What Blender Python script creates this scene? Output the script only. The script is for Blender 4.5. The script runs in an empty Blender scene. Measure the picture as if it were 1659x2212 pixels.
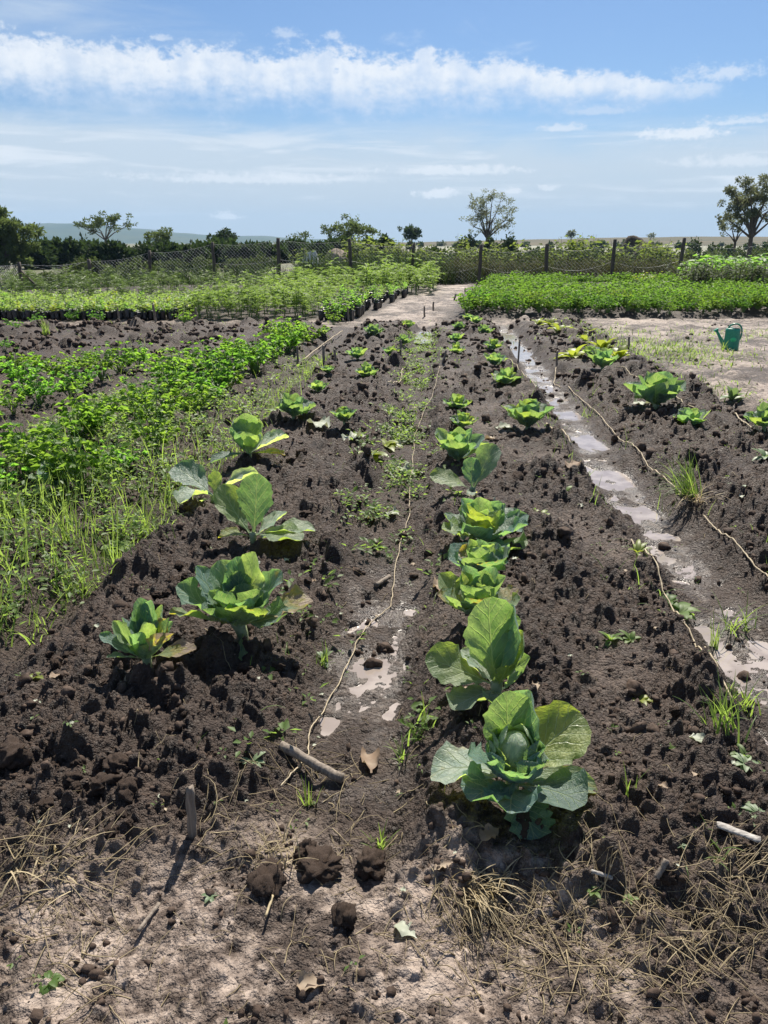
import bpy, math, random
import numpy as np
from mathutils import Vector, Matrix

R = math.radians
random.seed(7)
rng = np.random.default_rng(11)
scene = bpy.context.scene
col = scene.collection

# ------------------------------------------------------------------ camera
CAM_H, PITCH = 1.5, 19.2
FPX, CX, CY = 1668.0, 829.5, 1106.0           # focal length and centre of a 1659 x 2212 view
cam = bpy.data.cameras.new('camera')
cam.sensor_fit = 'VERTICAL'; cam.sensor_height = 36.0; cam.lens = 36.0 * FPX / 2212.0
cam.clip_start = 0.05; cam.clip_end = 20000
cam_o = bpy.data.objects.new('camera', cam); col.objects.link(cam_o)
cam_o.location = (0, 0, CAM_H); cam_o.rotation_euler = (R(90 - PITCH), 0, 0)
scene.camera = cam_o

# ------------------------------------------------------------------ sun, exposure
SUN_EL, SUN_AZ = 51.0, 13.0                    # azimuth: degrees to the right of straight ahead (+Y)
sl = bpy.data.lights.new('sun', 'SUN'); sl.energy = 5.0; sl.angle = R(0.53); sl.color = (1.0, 0.93, 0.82)
sun = bpy.data.objects.new('sun', sl); col.objects.link(sun)
sd = Vector((math.sin(R(SUN_AZ)) * math.cos(R(SUN_EL)), math.cos(R(SUN_AZ)) * math.cos(R(SUN_EL)), math.sin(R(SUN_EL))))
sun.rotation_euler = sd.to_track_quat('Z', 'Y').to_euler(); sun.location = sd * 60
scene.view_settings.view_transform = 'Standard'; scene.view_settings.look = 'None'
scene.view_settings.gamma = 1.0; scene.view_settings.use_curve_mapping = False
scene.view_settings.exposure = 0.9

# ------------------------------------------------------------------ node helpers
class NB:
    """small helper round a node tree: every method returns an output socket"""
    def __init__(s, nt): s.nt = nt; nt.nodes.clear()
    def n(s, t, **kw):
        x = s.nt.nodes.new(t)
        for k, v in kw.items(): setattr(x, k, v)
        return x
    def put(s, sock, v):
        if isinstance(v, bpy.types.NodeSocket): s.nt.links.new(v, sock)
        elif v is not None: sock.default_value = v
    def m(s, op, a, b=None, c=None, clamp=False):
        x = s.n('ShaderNodeMath', operation=op, use_clamp=clamp)
        for i, v in enumerate((a, b, c)): s.put(x.inputs[i], v)
        return x.outputs[0]
    def mr(s, v, a, b, c=0.0, d=1.0, smooth=True):
        x = s.n('ShaderNodeMapRange', interpolation_type='SMOOTHSTEP' if smooth else 'LINEAR')
        for i, q in enumerate((v, a, b, c, d)): s.put(x.inputs[i], q)
        return x.outputs[0]
    def mix(s, f, a, b, blend='MIX'):
        x = s.n('ShaderNodeMix', data_type='RGBA', blend_type=blend)
        s.put(x.inputs[0], f); s.put(x.inputs[6], a); s.put(x.inputs[7], b)
        return x.outputs[2]
    def noise(s, vec, scale, detail=3.0, rough=0.55, dist=0.0):
        x = s.n('ShaderNodeTexNoise'); x.noise_dimensions = '3D'
        s.put(x.inputs['Vector'], vec); x.inputs['Scale'].default_value = scale
        x.inputs['Detail'].default_value = detail; x.inputs['Roughness'].default_value = rough
        x.inputs['Distortion'].default_value = dist
        return x.outputs[0]
    def vec(s, x, y, z=0.0):
        c = s.n('ShaderNodeCombineXYZ')
        for i, v in enumerate((x, y, z)): s.put(c.inputs[i], v)
        return c.outputs[0]

def c4(c): return (c[0], c[1], c[2], 1.0)

# ------------------------------------------------------------------ sky
def sky_dir(u, v):
    """azimuth and elevation in degrees of a point of the view"""
    x, yv = (u - CX) / FPX, (CY - v) / FPX
    p = R(PITCH)
    fx, fy, fz = x, math.cos(p) + yv * math.sin(p), -math.sin(p) + yv * math.cos(p)
    return math.degrees(math.atan2(fx, fy)), math.degrees(math.atan2(fz, math.hypot(fx, fy)))

world = bpy.data.worlds.new('World'); scene.world = world; world.use_nodes = True
W = NB(world.node_tree)
sky = W.n('ShaderNodeTexSky', sky_type='NISHITA', sun_disc=False)
sky.sun_elevation = R(SUN_EL); sky.sun_rotation = R(SUN_AZ)
sky.air_density = 1.0; sky.dust_density = 0.6; sky.ozone_density = 2.0
tc = W.n('ShaderNodeTexCoord')
sp = W.n('ShaderNodeSeparateXYZ'); W.put(sp.inputs[0], tc.outputs['Generated'])
AZ = W.m('MULTIPLY', W.m('ARCTAN2', sp.outputs[0], sp.outputs[1]), 57.2958)
EL = W.m('MULTIPLY', W.m('ARCSINE', sp.outputs[2]), 57.2958)
def azel(ka, ke, off=0.0): return W.vec(W.m('MULTIPLY', AZ, ka), W.m('MULTIPLY', EL, ke), off)
wob = W.m('SUBTRACT', W.noise(azel(0.30, 0.55, 3.1), 1.0, 5.0, 0.6), 0.5)
wob2 = W.m('SUBTRACT', W.noise(azel(0.9, 1.3, 8.1), 1.0, 5.0, 0.62), 0.5)
wob3 = W.m('SUBTRACT', W.noise(azel(2.4, 3.4, 4.4), 1.0, 4.0, 0.62), 0.5)
billow = W.m('SUBTRACT', W.noise(azel(0.75, 0.16, 5.0), 1.0, 3.0, 0.5, 0.3), 0.5)
# long roll of cloud across the view
cen = W.mr(AZ, 2.0, 21.0, 10.25, 8.95)
hal = W.mr(AZ, -2.0, 22.0, 1.35, 0.55)
d = W.m('DIVIDE', W.m('SUBTRACT', EL, cen), hal)
dn = W.m('ADD', W.m('ADD', W.m('ABSOLUTE', W.m('ADD', d, 0.1)), W.m('MULTIPLY', wob, 2.3)), W.m('ADD', W.m('MULTIPLY', wob2, 1.7), W.m('MULTIPLY', billow, 0.55)))
dd = W.m('ADD', W.m('ADD', d, W.m('MULTIPLY', wob, 2.6)), W.m('ADD', W.m('MULTIPLY', wob2, 1.7), W.m('ADD', W.m('MULTIPLY', wob3, 1.1), W.m('MULTIPLY', billow, 0.6))))
bank = W.m('MULTIPLY', W.m('MULTIPLY', W.mr(dd, 1.25, 0.45), W.mr(dd, -2.2, 0.25)), W.mr(W.m('ADD', AZ, W.m('MULTIPLY', wob, 9.0)), 22.5, 15.0))
bank = W.m('MULTIPLY', bank, W.mr(W.m('ADD', W.m('MULTIPLY', billow, 1.2), W.m('MULTIPLY', wob2, 1.0)), -0.40, 0.30, 0.62, 1.0))
# thin veil low over the land
veil_n = W.noise(azel(0.085, 0.42, 1.3), 1.0, 6.0, 0.6, 0.4)
veil_c = W.m('ADD', W.mr(EL, 9.2, 4.2, -0.26, 0.50), W.mr(AZ, 0.0, -22.0, 0.0, 0.34))
veil = W.m('MULTIPLY', W.mr(W.m('ADD', veil_n, veil_c), 0.36, 1.0), 0.80)
veil = W.m('MULTIPLY', veil, W.mr(EL, -0.5, 3.0, 0.75, 1.0))
streak_n = W.noise(azel(0.11, 1.15, 7.7), 1.0, 6.0, 0.6, 0.5)
streak = W.m('MULTIPLY', W.mr(streak_n, 0.50, 0.72), W.m('MULTIPLY', W.mr(EL, 1.0, 3.0), W.mr(EL, 8.5, 5.0)))
streak = W.m('MULTIPLY', streak, 0.75)
high_n = W.noise(azel(0.16, 0.35, 2.4), 1.0, 7.0, 0.65, 0.6)
high = W.m('MULTIPLY', W.mr(high_n, 0.60, 0.86), 0.45)
def blob(u, v, ru, rv, amp=1.0, soft=0.75, ragged=1.0):
    a0, e0 = sky_dir(u, v); ra = abs(sky_dir(u + ru, v)[0] - a0); re = abs(sky_dir(u, v - rv)[1] - e0)
    xa = W.m('DIVIDE', W.m('ADD', W.m('SUBTRACT', AZ, a0), W.m('MULTIPLY', wob, ra * 0.7)), ra)
    ye = W.m('DIVIDE', W.m('ADD', W.m('SUBTRACT', EL, e0), W.m('MULTIPLY', wob2, re * 1.0)), re)
    ye = W.m('MAXIMUM', ye, W.m('MULTIPLY', ye, -1.7))
    q = W.m('SQRT', W.m('ADD', W.m('MULTIPLY', xa, xa), W.m('MULTIPLY', ye, ye)))
    q = W.m('ADD', q, W.m('ADD', W.m('MULTIPLY', wob2, 1.5 * ragged), W.m('MULTIPLY', wob3, 1.9 * ragged)))
    return W.m('MULTIPLY', W.mr(q, 1.15, 1.15 - soft), amp)
total = bank
for b in (streak, high): total = W.m('SUBTRACT', 1.0, W.m('MULTIPLY', W.m('SUBTRACT', 1.0, total), W.m('SUBTRACT', 1.0, b)))
for args in ((940, 421, 48, 15, 1, .6, .85), (490, 467, 40, 13, 1, .6, .85), (1187, 408, 24, 9, .75, .9, 1.5), (1111, 413, 25, 9, .9, .6, .85),
             (1560, 160, 130, 26, .55, 1.0), (1500, 200, 60, 30, .45, 1.0), (1470, 292, 110, 20, .85, .9), (1600, 262, 110, 14, .6, .9),
             (1580, 350, 150, 20, .6, 1.0), (985, 371, 170, 15, .75, .8), (520, 388, 270, 18, .7, .9), (1300, 240, 85, 15, .6, .8),
             (1220, 278, 60, 11, .6, .8), (745, 224, 40, 22, .35, 1.0), (350, 84, 26, 10, .5, 1.0), (615, 76, 40, 16, .4, 1.0),
             (720, 80, 25, 13, .5, 1.0), (86, 74, 20, 8, .35, 1.0)):
    total = W.m('SUBTRACT', 1.0, W.m('MULTIPLY', W.m('SUBTRACT', 1.0, total), W.m('SUBTRACT', 1.0, blob(*args))))
shade = W.mr(W.m('ADD', W.m('MULTIPLY', wob, 1.0), d), -1.6, 0.4, 0.0, 1.0)
shade = W.m('MAXIMUM', shade, W.mr(EL, 8.0, 6.8))
ccol = W.mix(shade, (7.4, 8.5, 10.2, 1), (10.0, 10.4, 10.9, 1))
skyc = W.mix(1.0, sky.outputs[0], (0.66, 0.84, 1.06, 1), 'MULTIPLY')
low = W.mr(EL, 9.0, 0.5, 0.0, 0.85)
skyv = W.mix(low, W.mix(veil, skyc, (7.6, 8.5, 9.4, 1)), (6.6, 7.4, 8.2, 1))
mixc = W.mix(W.m('MULTIPLY', total, 0.97), skyv, ccol)
bg = W.n('ShaderNodeBackground'); W.put(bg.inputs[0], mixc); bg.inputs[1].default_value = 0.05
wo = W.n('ShaderNodeOutputWorld'); W.put(wo.inputs[0], bg.outputs[0])

# ------------------------------------------------------------------ placement helpers
def ang(v): return R(PITCH) + math.atan((v - CY) / FPX)
def G(u, v, z=0.0):
    """the spot at height z that shows at (u, v) of the view"""
    y = (CAM_H - z) / math.tan(ang(v))
    return AT(u, y, z), y
def AT(u, y, z=0.6): return (u - CX) / FPX * (y * math.cos(R(PITCH)) + (CAM_H - z) * math.sin(R(PITCH)))
def ZAT(v, y): return CAM_H - y * math.tan(ang(v))

# ------------------------------------------------------------------ noise and the lie of the land
_T = np.random.default_rng(5).random(65536)
_GX, _GY = np.cos(_T * 2 * np.pi), np.sin(_T * 2 * np.pi)
def _h(i, j, s): return ((i * 73856093) ^ (j * 19349663) ^ (s * 83492791)) & 65535
def perlin(x, y, seed=0):
    xi = np.floor(x).astype(np.int64); yi = np.floor(y).astype(np.int64)
    fx = x - xi; fy = y - yi
    u = fx * fx * fx * (fx * (fx * 6 - 15) + 10); v = fy * fy * fy * (fy * (fy * 6 - 15) + 10)
    def g(a, b):
        k = _h(xi + a, yi + b, seed); return _GX[k] * (fx - a) + _GY[k] * (fy - b)
    n0 = g(0, 0); n1 = g(1, 0); n2 = g(0, 1); n3 = g(1, 1)
    a = n0 + u * (n1 - n0); b = n2 + u * (n3 - n2)
    return (a + v * (b - a)) * 1.5
def fbm(x, y, sc, octv=3, seed=0):
    t = np.zeros_like(x); a = 1.0
    for k in range(octv):
        t += a * perlin(x / sc, y / sc, seed + k); sc *= 0.5; a *= 0.52
    return t
def lumps(x, y, cell, seed, fill=0.6):
    gx = np.floor(x / cell).astype(np.int64); gy = np.floor(y / cell).astype(np.int64)
    out = np.zeros_like(x)
    for a in (-1, 0, 1):
        for b in (-1, 0, 1):
            i, j = gx + a, gy + b
            k = _h(i, j, seed); r0 = _T[k]; r1 = _T[(k * 7 + 13) & 65535]; r2 = _T[(k * 31 + 101) & 65535]; r3 = _T[(k * 57 + 7) & 65535]
            dx = x - (i + 0.15 + 0.7 * r0) * cell; dy = y - (j + 0.15 + 0.7 * r1) * cell
            th = r3 * 6.283; ct, st = np.cos(th), np.sin(th)
            ex = (dx * ct + dy * st); ey = (dy * ct - dx * st) * (1.0 + 0.7 * r0)
            rad = cell * (0.26 + 0.44 * r2)
            q = rad * rad - ex * ex - ey * ey
            hh = np.where((r3 < fill) & (q > 0), np.maximum(q, 0) / rad * (0.65 + 0.5 * r1), 0.0)
            out = np.maximum(out, hh)
    return out
def ss(a, b, v):
    t = np.clip((v - a) / (b - a), 0, 1); return t * t * (3 - 2 * t)
def sb(v, a, b, e): return ss(a - e, a + e, v) * (1 - ss(b - e, b + e, v))

def zones(x, y):
    s = x - 0.07 * y + 0.05 * perlin(y / 1.3, x / 2.5, 91) + 0.03 * perlin(y / 0.4, x / 0.5, 92)
    yy = y + 0.15 * perlin(x / 0.5, y / 0.9, 93)
    Z = {}
    Z['s'] = s
    Z['A'] = sb(s, -1.50, -0.47, 0.13) * sb(yy, 1.62, 15.4, 0.22)
    Z['B'] = sb(s, -0.02, 1.03, 0.13) * sb(yy, 1.50, 15.4, 0.18)
    Z['C'] = sb(s, 1.47, 2.78, 0.15) * sb(yy, 1.75, 15.9, 0.25)
    Z['D'] = sb(s, -3.15, -1.80, 0.16) * sb(yy, 3.0, 12.6, 0.3)
    Z['E'] = sb(s, -4.75, -3.5, 0.16) * sb(yy, 4.0, 10.9, 0.3)
    Z['F'] = np.maximum(sb(s, -16, -5.15, 0.25) * sb(yy, 6.0, 15.3, 0.25), np.maximum(sb(s, -5.3, -1.9, 0.2) * sb(yy, 12.9, 15.3, 0.25), sb(s, -5.4, -3.3, 0.2) * sb(yy, 11.2, 15.3, 0.25)))
    Z['wet'] = np.maximum(sb(s, 1.10, 1.40, 0.10) * sb(yy, 1.9, 15.6, 0.3), 0.9 * sb(s, -0.40, -0.10, 0.08) * sb(yy, 1.7, 3.5, 0.4))
    Z['wet'] = np.maximum(Z['wet'], sb(s, -0.42, -0.1, 0.08) * sb(yy, 12.6, 14.8, 0.4))
    Z['path'] = np.maximum(ss(2.85, 3.15, s) * sb(yy, 6.4, 16.7, 0.25), sb(s, -1.75 + 0.1 * (y - 16), -0.02 + 0.08 * (y - 16), 0.15) * sb(yy, 15.6, 31, 0.3))
    Z['path'] = np.maximum(Z['path'], sb(yy, 15.4, 16.7, 0.2) * sb(s, -20, 30, .5) * 0.8)
    Z['front'] = 1 - ss(1.35, 1.75, yy + 0.10 * perlin(x / 0.35, y / 0.35, 95))
    Z['mud'] = Z['front'] * ss(0.80, 0.45, np.abs(x + 0.20) + 0.25 * perlin(x / 0.3, y / 0.3, 201))
    Z['right_bed'] = sb(x, 1.6 + 0.19 * (y - 17), 40, 0.2) * sb(yy, 16.9, 30.5, 0.2)
    return Z

def hbase(x, y, Z=None):
    Z = Z or zones(x, y)
    z = -0.065 + 0.135 * np.maximum(np.maximum(Z['A'], Z['B']), Z['C']) + 0.08 * np.maximum(Z['D'], Z['E']) + 0.09 * Z['F']
    z = z + 0.05 * Z['path'] * ss(2.6, 3.2, Z['s']) + 0.05 * Z['front'] + 0.12 * Z['right_bed']
    z = z + 0.035 * ss(15.5, 17.5, y) - 0.016 * Z['wet'] * sb(y, 10.9, 14.6, 0.9)
    fur = sb(Z['s'], -0.52, 0.02, 0.1)
    z = z + 0.03 * fur * (ss(2.40, 2.10, y) + ss(3.05, 3.4, y) * (1 - ss(11.3, 12.5, y))) + 0.03 * sb(Z['s'], 1.0, 1.5, 0.1) * (ss(2.1, 1.8, y) + ss(14.9, 15.3, y))
    z = z + 0.05 * np.sin(Z['s'] * 2 * np.pi / 0.95) * Z['F']
    return z
def tilled(Z):
    t = np.maximum.reduce([Z['A'], Z['B'], Z['C'], Z['F'], 0.55 * Z['D'], 0.55 * Z['E'], 0.6 * Z['right_bed']])
    return t
def height(x, y):
    x = np.asarray(x, float); y = np.asarray(y, float)
    sh = x.shape; x = x.ravel(); y = y.ravel()
    Z = zones(x, y)
    z = hbase(x, y, Z)
    far = ss(32, 60, y)
    t = tilled(Z)
    smooth_b = np.maximum(ss(0.0, 0.35, perlin(x / 0.6, y / 0.8, 40)) * Z['B'] * 0.65, 0.15 * Z['A'] * ss(0, .3, perlin(x / .5, y / .5, 41)))
    t2 = np.clip(t * (1 - smooth_b), 0, 1)
    rough = np.clip(0.26 + t2 + 0.16 * Z['wet'] + 0.26 * Z['front'] - 0.02 * Z['path'] - 0.42 * Z['mud'] + 0.35 * sb(Z['s'], -0.55, 0.05, 0.1) * ss(3.2, 4.2, y), 0, 1.2) * (1 - far)
    z += (0.016 + 0.012 * Z['path'] + 0.008 * Z['wet']) * fbm(x, y, 0.55, 3, 1) * (1 - far) + 0.010 * fbm(x, y, 0.16, 3, 11) * rough
    wx = x + 0.02 * perlin(x / 0.05, y / 0.05, 21) ; wy = y + 0.02 * perlin(x / 0.05, y / 0.05, 22)
    fade3 = 1 - ss(3.0, 6.0, y)
    clump = 0.35 + 0.9 * ss(-0.25, 0.35, perlin(x / 0.45, y / 0.45, 50))
    big = 0.4 + 0.6 * ss(5.5, 9.0, y)
    z += rough * clump * (0.42 * big + 0.02 * Z['F']) * lumps(wx, wy, 0.34, 30, 0.6) * (1 - 0.8 * Z['wet'])
    z += rough * clump * 0.52 * (1 - 0.75 * ss(9, 14, y)) * lumps(wx, wy, 0.17, 31, 0.55) * (1 - 0.45 * Z['wet']) * (1 - 0.3 * Z['front'])
    z += rough * (0.4 + 0.6 * clump) * 0.66 * (1 - ss(6.5, 10, y)) * (1 - 0.6 * Z['wet']) * lumps(wx, wy, 0.085, 32, 0.68)
    m = y < 9.0
    if m.any():
        xm, ym = wx[m], wy[m]
        z[m] += (0.30 + 0.70 * rough[m]) * 1.05 * lumps(xm, ym, 0.042, 33, 0.72) * (1 - 0.55 * Z['wet'][m])
    m = y < 4.5
    if m.any():
        xm, ym = wx[m], wy[m]
        z[m] += (0.45 + 0.55 * rough[m]) * 1.05 * lumps(xm, ym, 0.020, 34, 0.78) * (1 - 0.5 * Z['wet'][m])
        z[m] += 0.0045 * fbm(x[m], y[m], 0.03, 3, 61)
    z += 0.014 * Z['wet'] * perlin(x / 0.22, y / 0.4, 205)
    # hoof- and footprints in the wet furrow and on the trampled ground
    dent = ss(0.28, 0.55, perlin(x / 0.13, y / 0.16, 71))
    z -= 0.03 * dent * np.clip(Z['wet'] + 0.55 * Z['front'], 0, 1)
    # the lower ground beyond the fence on the left
    z -= 0.55 * ss(-6, -16, x) * ss(24, 40, y) * (1 - ss(70, 120, y))
    z += 0.15 * perlin(x / 30, y / 30, 80) * far
    return z.reshape(sh)
def hz(x, y): return float(height(np.array([x]), np.array([y]))[0])
def hb(x, y): return float(hbase(np.array([float(x)]), np.array([float(y)]))[0])
def GT(u, v):
    """ground point (on the smooth land) seen at (u, v)"""
    z = 0.0
    for _ in range(4):
        x, y = G(u, v, z); z = 0.5 * z + 0.5 * hb(x, y)
    return x, y

# ------------------------------------------------------------------ mesh helpers
def mesh_from(name, V, F, smooth=True, uv=None, colr=None, mats=None):
    V = np.asarray(V, np.float32); me = bpy.data.meshes.new(name)
    if isinstance(F, np.ndarray):
        k = F.shape[1]; n = len(F)
        me.vertices.add(len(V)); me.vertices.foreach_set('co', V.ravel())
        me.loops.add(n * k); me.loops.foreach_set('vertex_index', F.astype(np.int32).ravel())
        me.polygons.add(n); me.polygons.foreach_set('loop_start', np.arange(0, n * k, k, dtype=np.int32))
        try: me.polygons.foreach_set('loop_total', np.full(n, k, np.int32))
        except Exception: pass
    else:
        me.from_pydata([tuple(map(float, v)) for v in V], [], [tuple(int(q) for q in f) for f in F])
    if mats is not None: me.polygons.foreach_set('material_index', np.asarray(mats, np.int32))
    me.update(calc_edges=True)
    if smooth: me.polygons.foreach_set('use_smooth', np.ones(len(me.polygons), bool))
    if uv is not None:
        l = me.uv_layers.new(name='UVMap'); idx = np.empty(len(me.loops), np.int32); me.loops.foreach_get('vertex_index', idx)
        l.data.foreach_set('uv', np.asarray(uv, np.float32)[idx].ravel())
    if colr is not None:
        a = me.color_attributes.new('soil', 'FLOAT_COLOR', 'POINT'); a.data.foreach_set('color', np.asarray(colr, np.float32).ravel())
    me.validate()
    return me
def put(name, me, mat=None, parent=None, loc=None, rz=0.0, color=None, scale=None):
    o = bpy.data.objects.new(name, me); col.objects.link(o)
    if mat is not None and me is not None and len(me.materials) == 0:
        for q in (mat if isinstance(mat, (list, tuple)) else [mat]): me.materials.append(q)
    if parent is not None: o.parent = parent
    if loc is not None: o.location = loc
    if rz: o.rotation_euler.z = rz
    if color is not None: o.color = color
    if scale is not None: o.scale = (scale, scale, scale) if not hasattr(scale, '__len__') else scale
    return o
def tag(o, label=None, cat=None, group=None, kind=None):
    if label: o['label'] = label
    if cat: o['category'] = cat
    if group: o['group'] = group
    if kind: o['kind'] = kind
    return o
def empty(name, loc=(0, 0, 0), rz=0.0):
    o = bpy.data.objects.new(name, None); col.objects.link(o); o.location = loc; o.rotation_euler.z = rz; o.empty_display_size = 0.1
    return o
def copy_tree(o, kids, parent=None):
    c = o.copy(); col.objects.link(c); c.parent = parent
    for ch in kids.get(o, ()): copy_tree(ch, kids, c)
    return c
def kids_of(roots):
    k = {}
    for o in bpy.data.objects:
        if o.parent is not None: k.setdefault(o.parent, []).append(o)
    return k
class MB:
    def __init__(s): s.V = []; s.F = []; s.n = 0; s.U = []; s.M = []
    def add(s, V, F, uv=None, mat=0):
        V = np.asarray(V, float); F = np.asarray(F, int)
        s.V.append(V); s.F.append(F + s.n); s.n += len(V)
        s.U.append(np.zeros((len(V), 2)) if uv is None else np.asarray(uv)); s.M.append(np.full(len(F), mat))
    def mesh(s, name, smooth=True, uv=False):
        V = np.concatenate(s.V)
        ks = {f.shape[1] for f in s.F}
        U = np.concatenate(s.U) if uv else None
        if len(ks) == 1: return mesh_from(name, V, np.concatenate(s.F), smooth, U, mats=np.concatenate(s.M))
        T = []; M = []
        for f, m in zip(s.F, s.M):
            if f.shape[1] == 3: T.append(f); M.append(m)
            else: T.append(f[:, [0, 1, 2]]); T.append(f[:, [0, 2, 3]]); M += [m, m]
        return mesh_from(name, V, np.concatenate(T), smooth, U, mats=np.concatenate(M))
def tube(pts, rad, k=6, cap=True):
    """a tube through pts with a radius at each"""
    P = np.asarray(pts, float); n = len(P); rad = np.broadcast_to(np.asarray(rad, float), (n,))
    T = np.gradient(P, axis=0); T /= np.linalg.norm(T, axis=1)[:, None] + 1e-12
    ref = np.array([0.0, 0, 1]) if abs(T[:, 2]).mean() < 0.8 else np.array([1.0, 0, 0])
    A = np.cross(T, ref); A /= np.linalg.norm(A, axis=1)[:, None] + 1e-12; B = np.cross(T, A)
    th = np.arange(k) * 2 * np.pi / k
    V = (P[:, None] + rad[:, None, None] * (np.cos(th)[None, :, None] * A[:, None] + np.sin(th)[None, :, None] * B[:, None])).reshape(-1, 3)
    F = []
    for i in range(n - 1):
        for j in range(k):
            a, b = i * k + j, i * k + (j + 1) % k; F.append((a, b, b + k, a + k))
    if cap:
        V = np.vstack([V, P[0], P[-1]])
        for j in range(k):
            F.append((n * k, (j + 1) % k, j, j)); e = (n - 1) * k; F.append((n * k + 1, e + j, e + (j + 1) % k, e + (j + 1) % k))
        T3 = []
        for f in F:
            if f[2] == f[3]: T3.append(f[:3])
            else: T3.append((f[0], f[1], f[2])); T3.append((f[0], f[2], f[3]))
        return V, np.array(T3)
    return V, np.array(F)
def unit(a): return a / (np.linalg.norm(a, axis=-1, keepdims=True) + 1e-9)
def rand_dirs(n, zmin=-1.0, zmax=1.0):
    z = rng.uniform(zmin, zmax, n); t = rng.uniform(0, 2 * np.pi, n); r = np.sqrt(np.maximum(1 - z * z, 0))
    return np.stack([r * np.cos(t), r * np.sin(t), z], 1)
def leaf_faces(P, D, L, Wd, fold=0.25, up=None):
    """n small folded leaves: base P, direction D, length L, width Wd -> verts, triangles"""
    n = len(P); D = unit(D); L = np.broadcast_to(L, (n,))[:, None]; Wd = np.broadcast_to(Wd, (n,))[:, None]
    if up is None: up = unit(np.array([0, 0, 1.0]) + 0.5 * rand_dirs(n))
    S = unit(np.cross(D, up)); N = np.cross(S, D)
    mid = P + D * L * 0.45
    V = np.stack([P, mid + S * Wd * 0.5 + N * Wd * fold, P + D * L - N * L * 0.12, mid - S * Wd * 0.5 + N * Wd * fold], 1).reshape(-1, 3)
    b = (np.arange(n) * 4)[:, None]
    F = np.concatenate([b + np.array([[0, 1, 2]]), b + np.array([[0, 2, 3]])])
    return V, F
def blades(P, H, lean, Wd, az=None, seg=4, droop=1.0):
    """n grass blades as bent strips"""
    n = len(P); H = np.broadcast_to(H, (n,)); Wd = np.broadcast_to(Wd, (n,)); lean = np.broadcast_to(lean, (n,))
    if az is None: az = rng.uniform(0, 2 * np.pi, n)
    dr = np.stack([np.cos(az), np.sin(az), np.zeros(n)], 1); sd_ = np.stack([-np.sin(az), np.cos(az), np.zeros(n)], 1)
    tw = rng.uniform(-0.8, 0.8, n)[:, None]; sd_ = unit(sd_ + tw * dr)
    V = np.empty((n, seg + 1, 2, 3)); pos = np.array(P, float)
    for k in range(seg + 1):
        t = k / seg; w = (Wd * 0.5 * (1 - t ** 1.6) + 0.0004)[:, None]
        V[:, k, 0] = pos - sd_ * w; V[:, k, 1] = pos + sd_ * w
        a = lean + (t + 0.5 / seg) ** 1.4 * droop * lean * 1.6
        pos = pos + (H / seg)[:, None] * (np.sin(a)[:, None] * dr + np.cos(a)[:, None] * np.array([0, 0, 1.0]))
    b = (np.arange(n) * (seg + 1) * 2)[:, None, None] + (np.arange(seg) * 2)[None, :, None]
    F = (b + np.array([0, 1, 3, 2])[None, None, :]).reshape(-1, 4)
    return V.reshape(-1, 3), F
ORD = ['first', 'second', 'third', 'fourth', 'fifth', 'sixth', 'seventh', 'eighth', 'ninth', 'tenth', 'eleventh', 'twelfth', 'thirteenth',
       'fourteenth', 'fifteenth', 'sixteenth', 'seventeenth', 'eighteenth', 'nineteenth', 'twentieth']

# ------------------------------------------------------------------ materials
def newmat(name):
    m = bpy.data.materials.new(name); m.use_nodes = True
    return m, NB(m.node_tree)
def finish(B, shader, disp=None):
    o = B.n('ShaderNodeOutputMaterial'); B.put(o.inputs[0], shader)
def principled(B, base, rough=0.6, spec=0.5, normal=None, **kw):
    p = B.n('ShaderNodeBsdfPrincipled'); B.put(p.inputs['Base Color'], base); B.put(p.inputs['Roughness'], rough)
    B.put(p.inputs['Specular IOR Level'], spec)
    if normal is not None: B.put(p.inputs['Normal'], normal)
    return p.outputs[0]
def bump(B, h, strength, dist):
    b = B.n('ShaderNodeBump'); b.inputs['Strength'].default_value = strength; b.inputs['Distance'].default_value = dist
    B.put(b.inputs['Height'], h); return b.outputs[0]
def simple(name, c1, c2, scale=8.0, rough=0.7, spec=0.3, bstr=0.3, bdist=0.01, stretch=None):
    m, B = newmat(name); t = B.n('ShaderNodeTexCoord'); v = t.outputs['Object']
    if stretch:
        mp = B.n('ShaderNodeMapping'); mp.inputs['Scale'].default_value = stretch; B.put(mp.inputs[0], v); v = mp.outputs[0]
    n = B.noise(v, scale, 5, 0.6)
    finish(B, principled(B, B.mix(B.mr(n, 0.3, 0.7), c4(c1), c4(c2)), rough, spec, bump(B, n, bstr, bdist)))
    return m
def leafmat(name, c1, c2, trans, tfac=0.45, rough=0.45, spec=0.4, scale=5.0, objcol=False):
    """thin leaves: reflect on the lit side, glow when lit from behind"""
    m, B = newmat(name); oi = B.n('ShaderNodeObjectInfo'); g = B.n('ShaderNodeNewGeometry')
    n = B.noise(g.outputs['Position'], scale, 2)
    r = B.m('ADD', B.m('MULTIPLY', n, 0.7), B.m('MULTIPLY', oi.outputs['Random'], 0.35))
    base = B.mix(B.mr(r, 0.25, 0.8), c4(c1), c4(c2))
    tr = B.mix(B.mr(r, 0.25, 0.8), c4([q * 0.75 for q in trans]), c4(trans))
    if objcol:
        base = B.mix(1.0, base, oi.outputs['Color'], 'MULTIPLY'); tr = B.mix(1.0, tr, oi.outputs['Color'], 'MULTIPLY')
    t = B.n('ShaderNodeBsdfTranslucent'); B.put(t.inputs[0], tr)
    mx = B.n('ShaderNodeMixShader'); mx.inputs[0].default_value = tfac
    B.put(mx.inputs[1], principled(B, base, rough, spec)); B.put(mx.inputs[2], t.outputs[0])
    finish(B, mx.outputs[0]); return m

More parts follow.
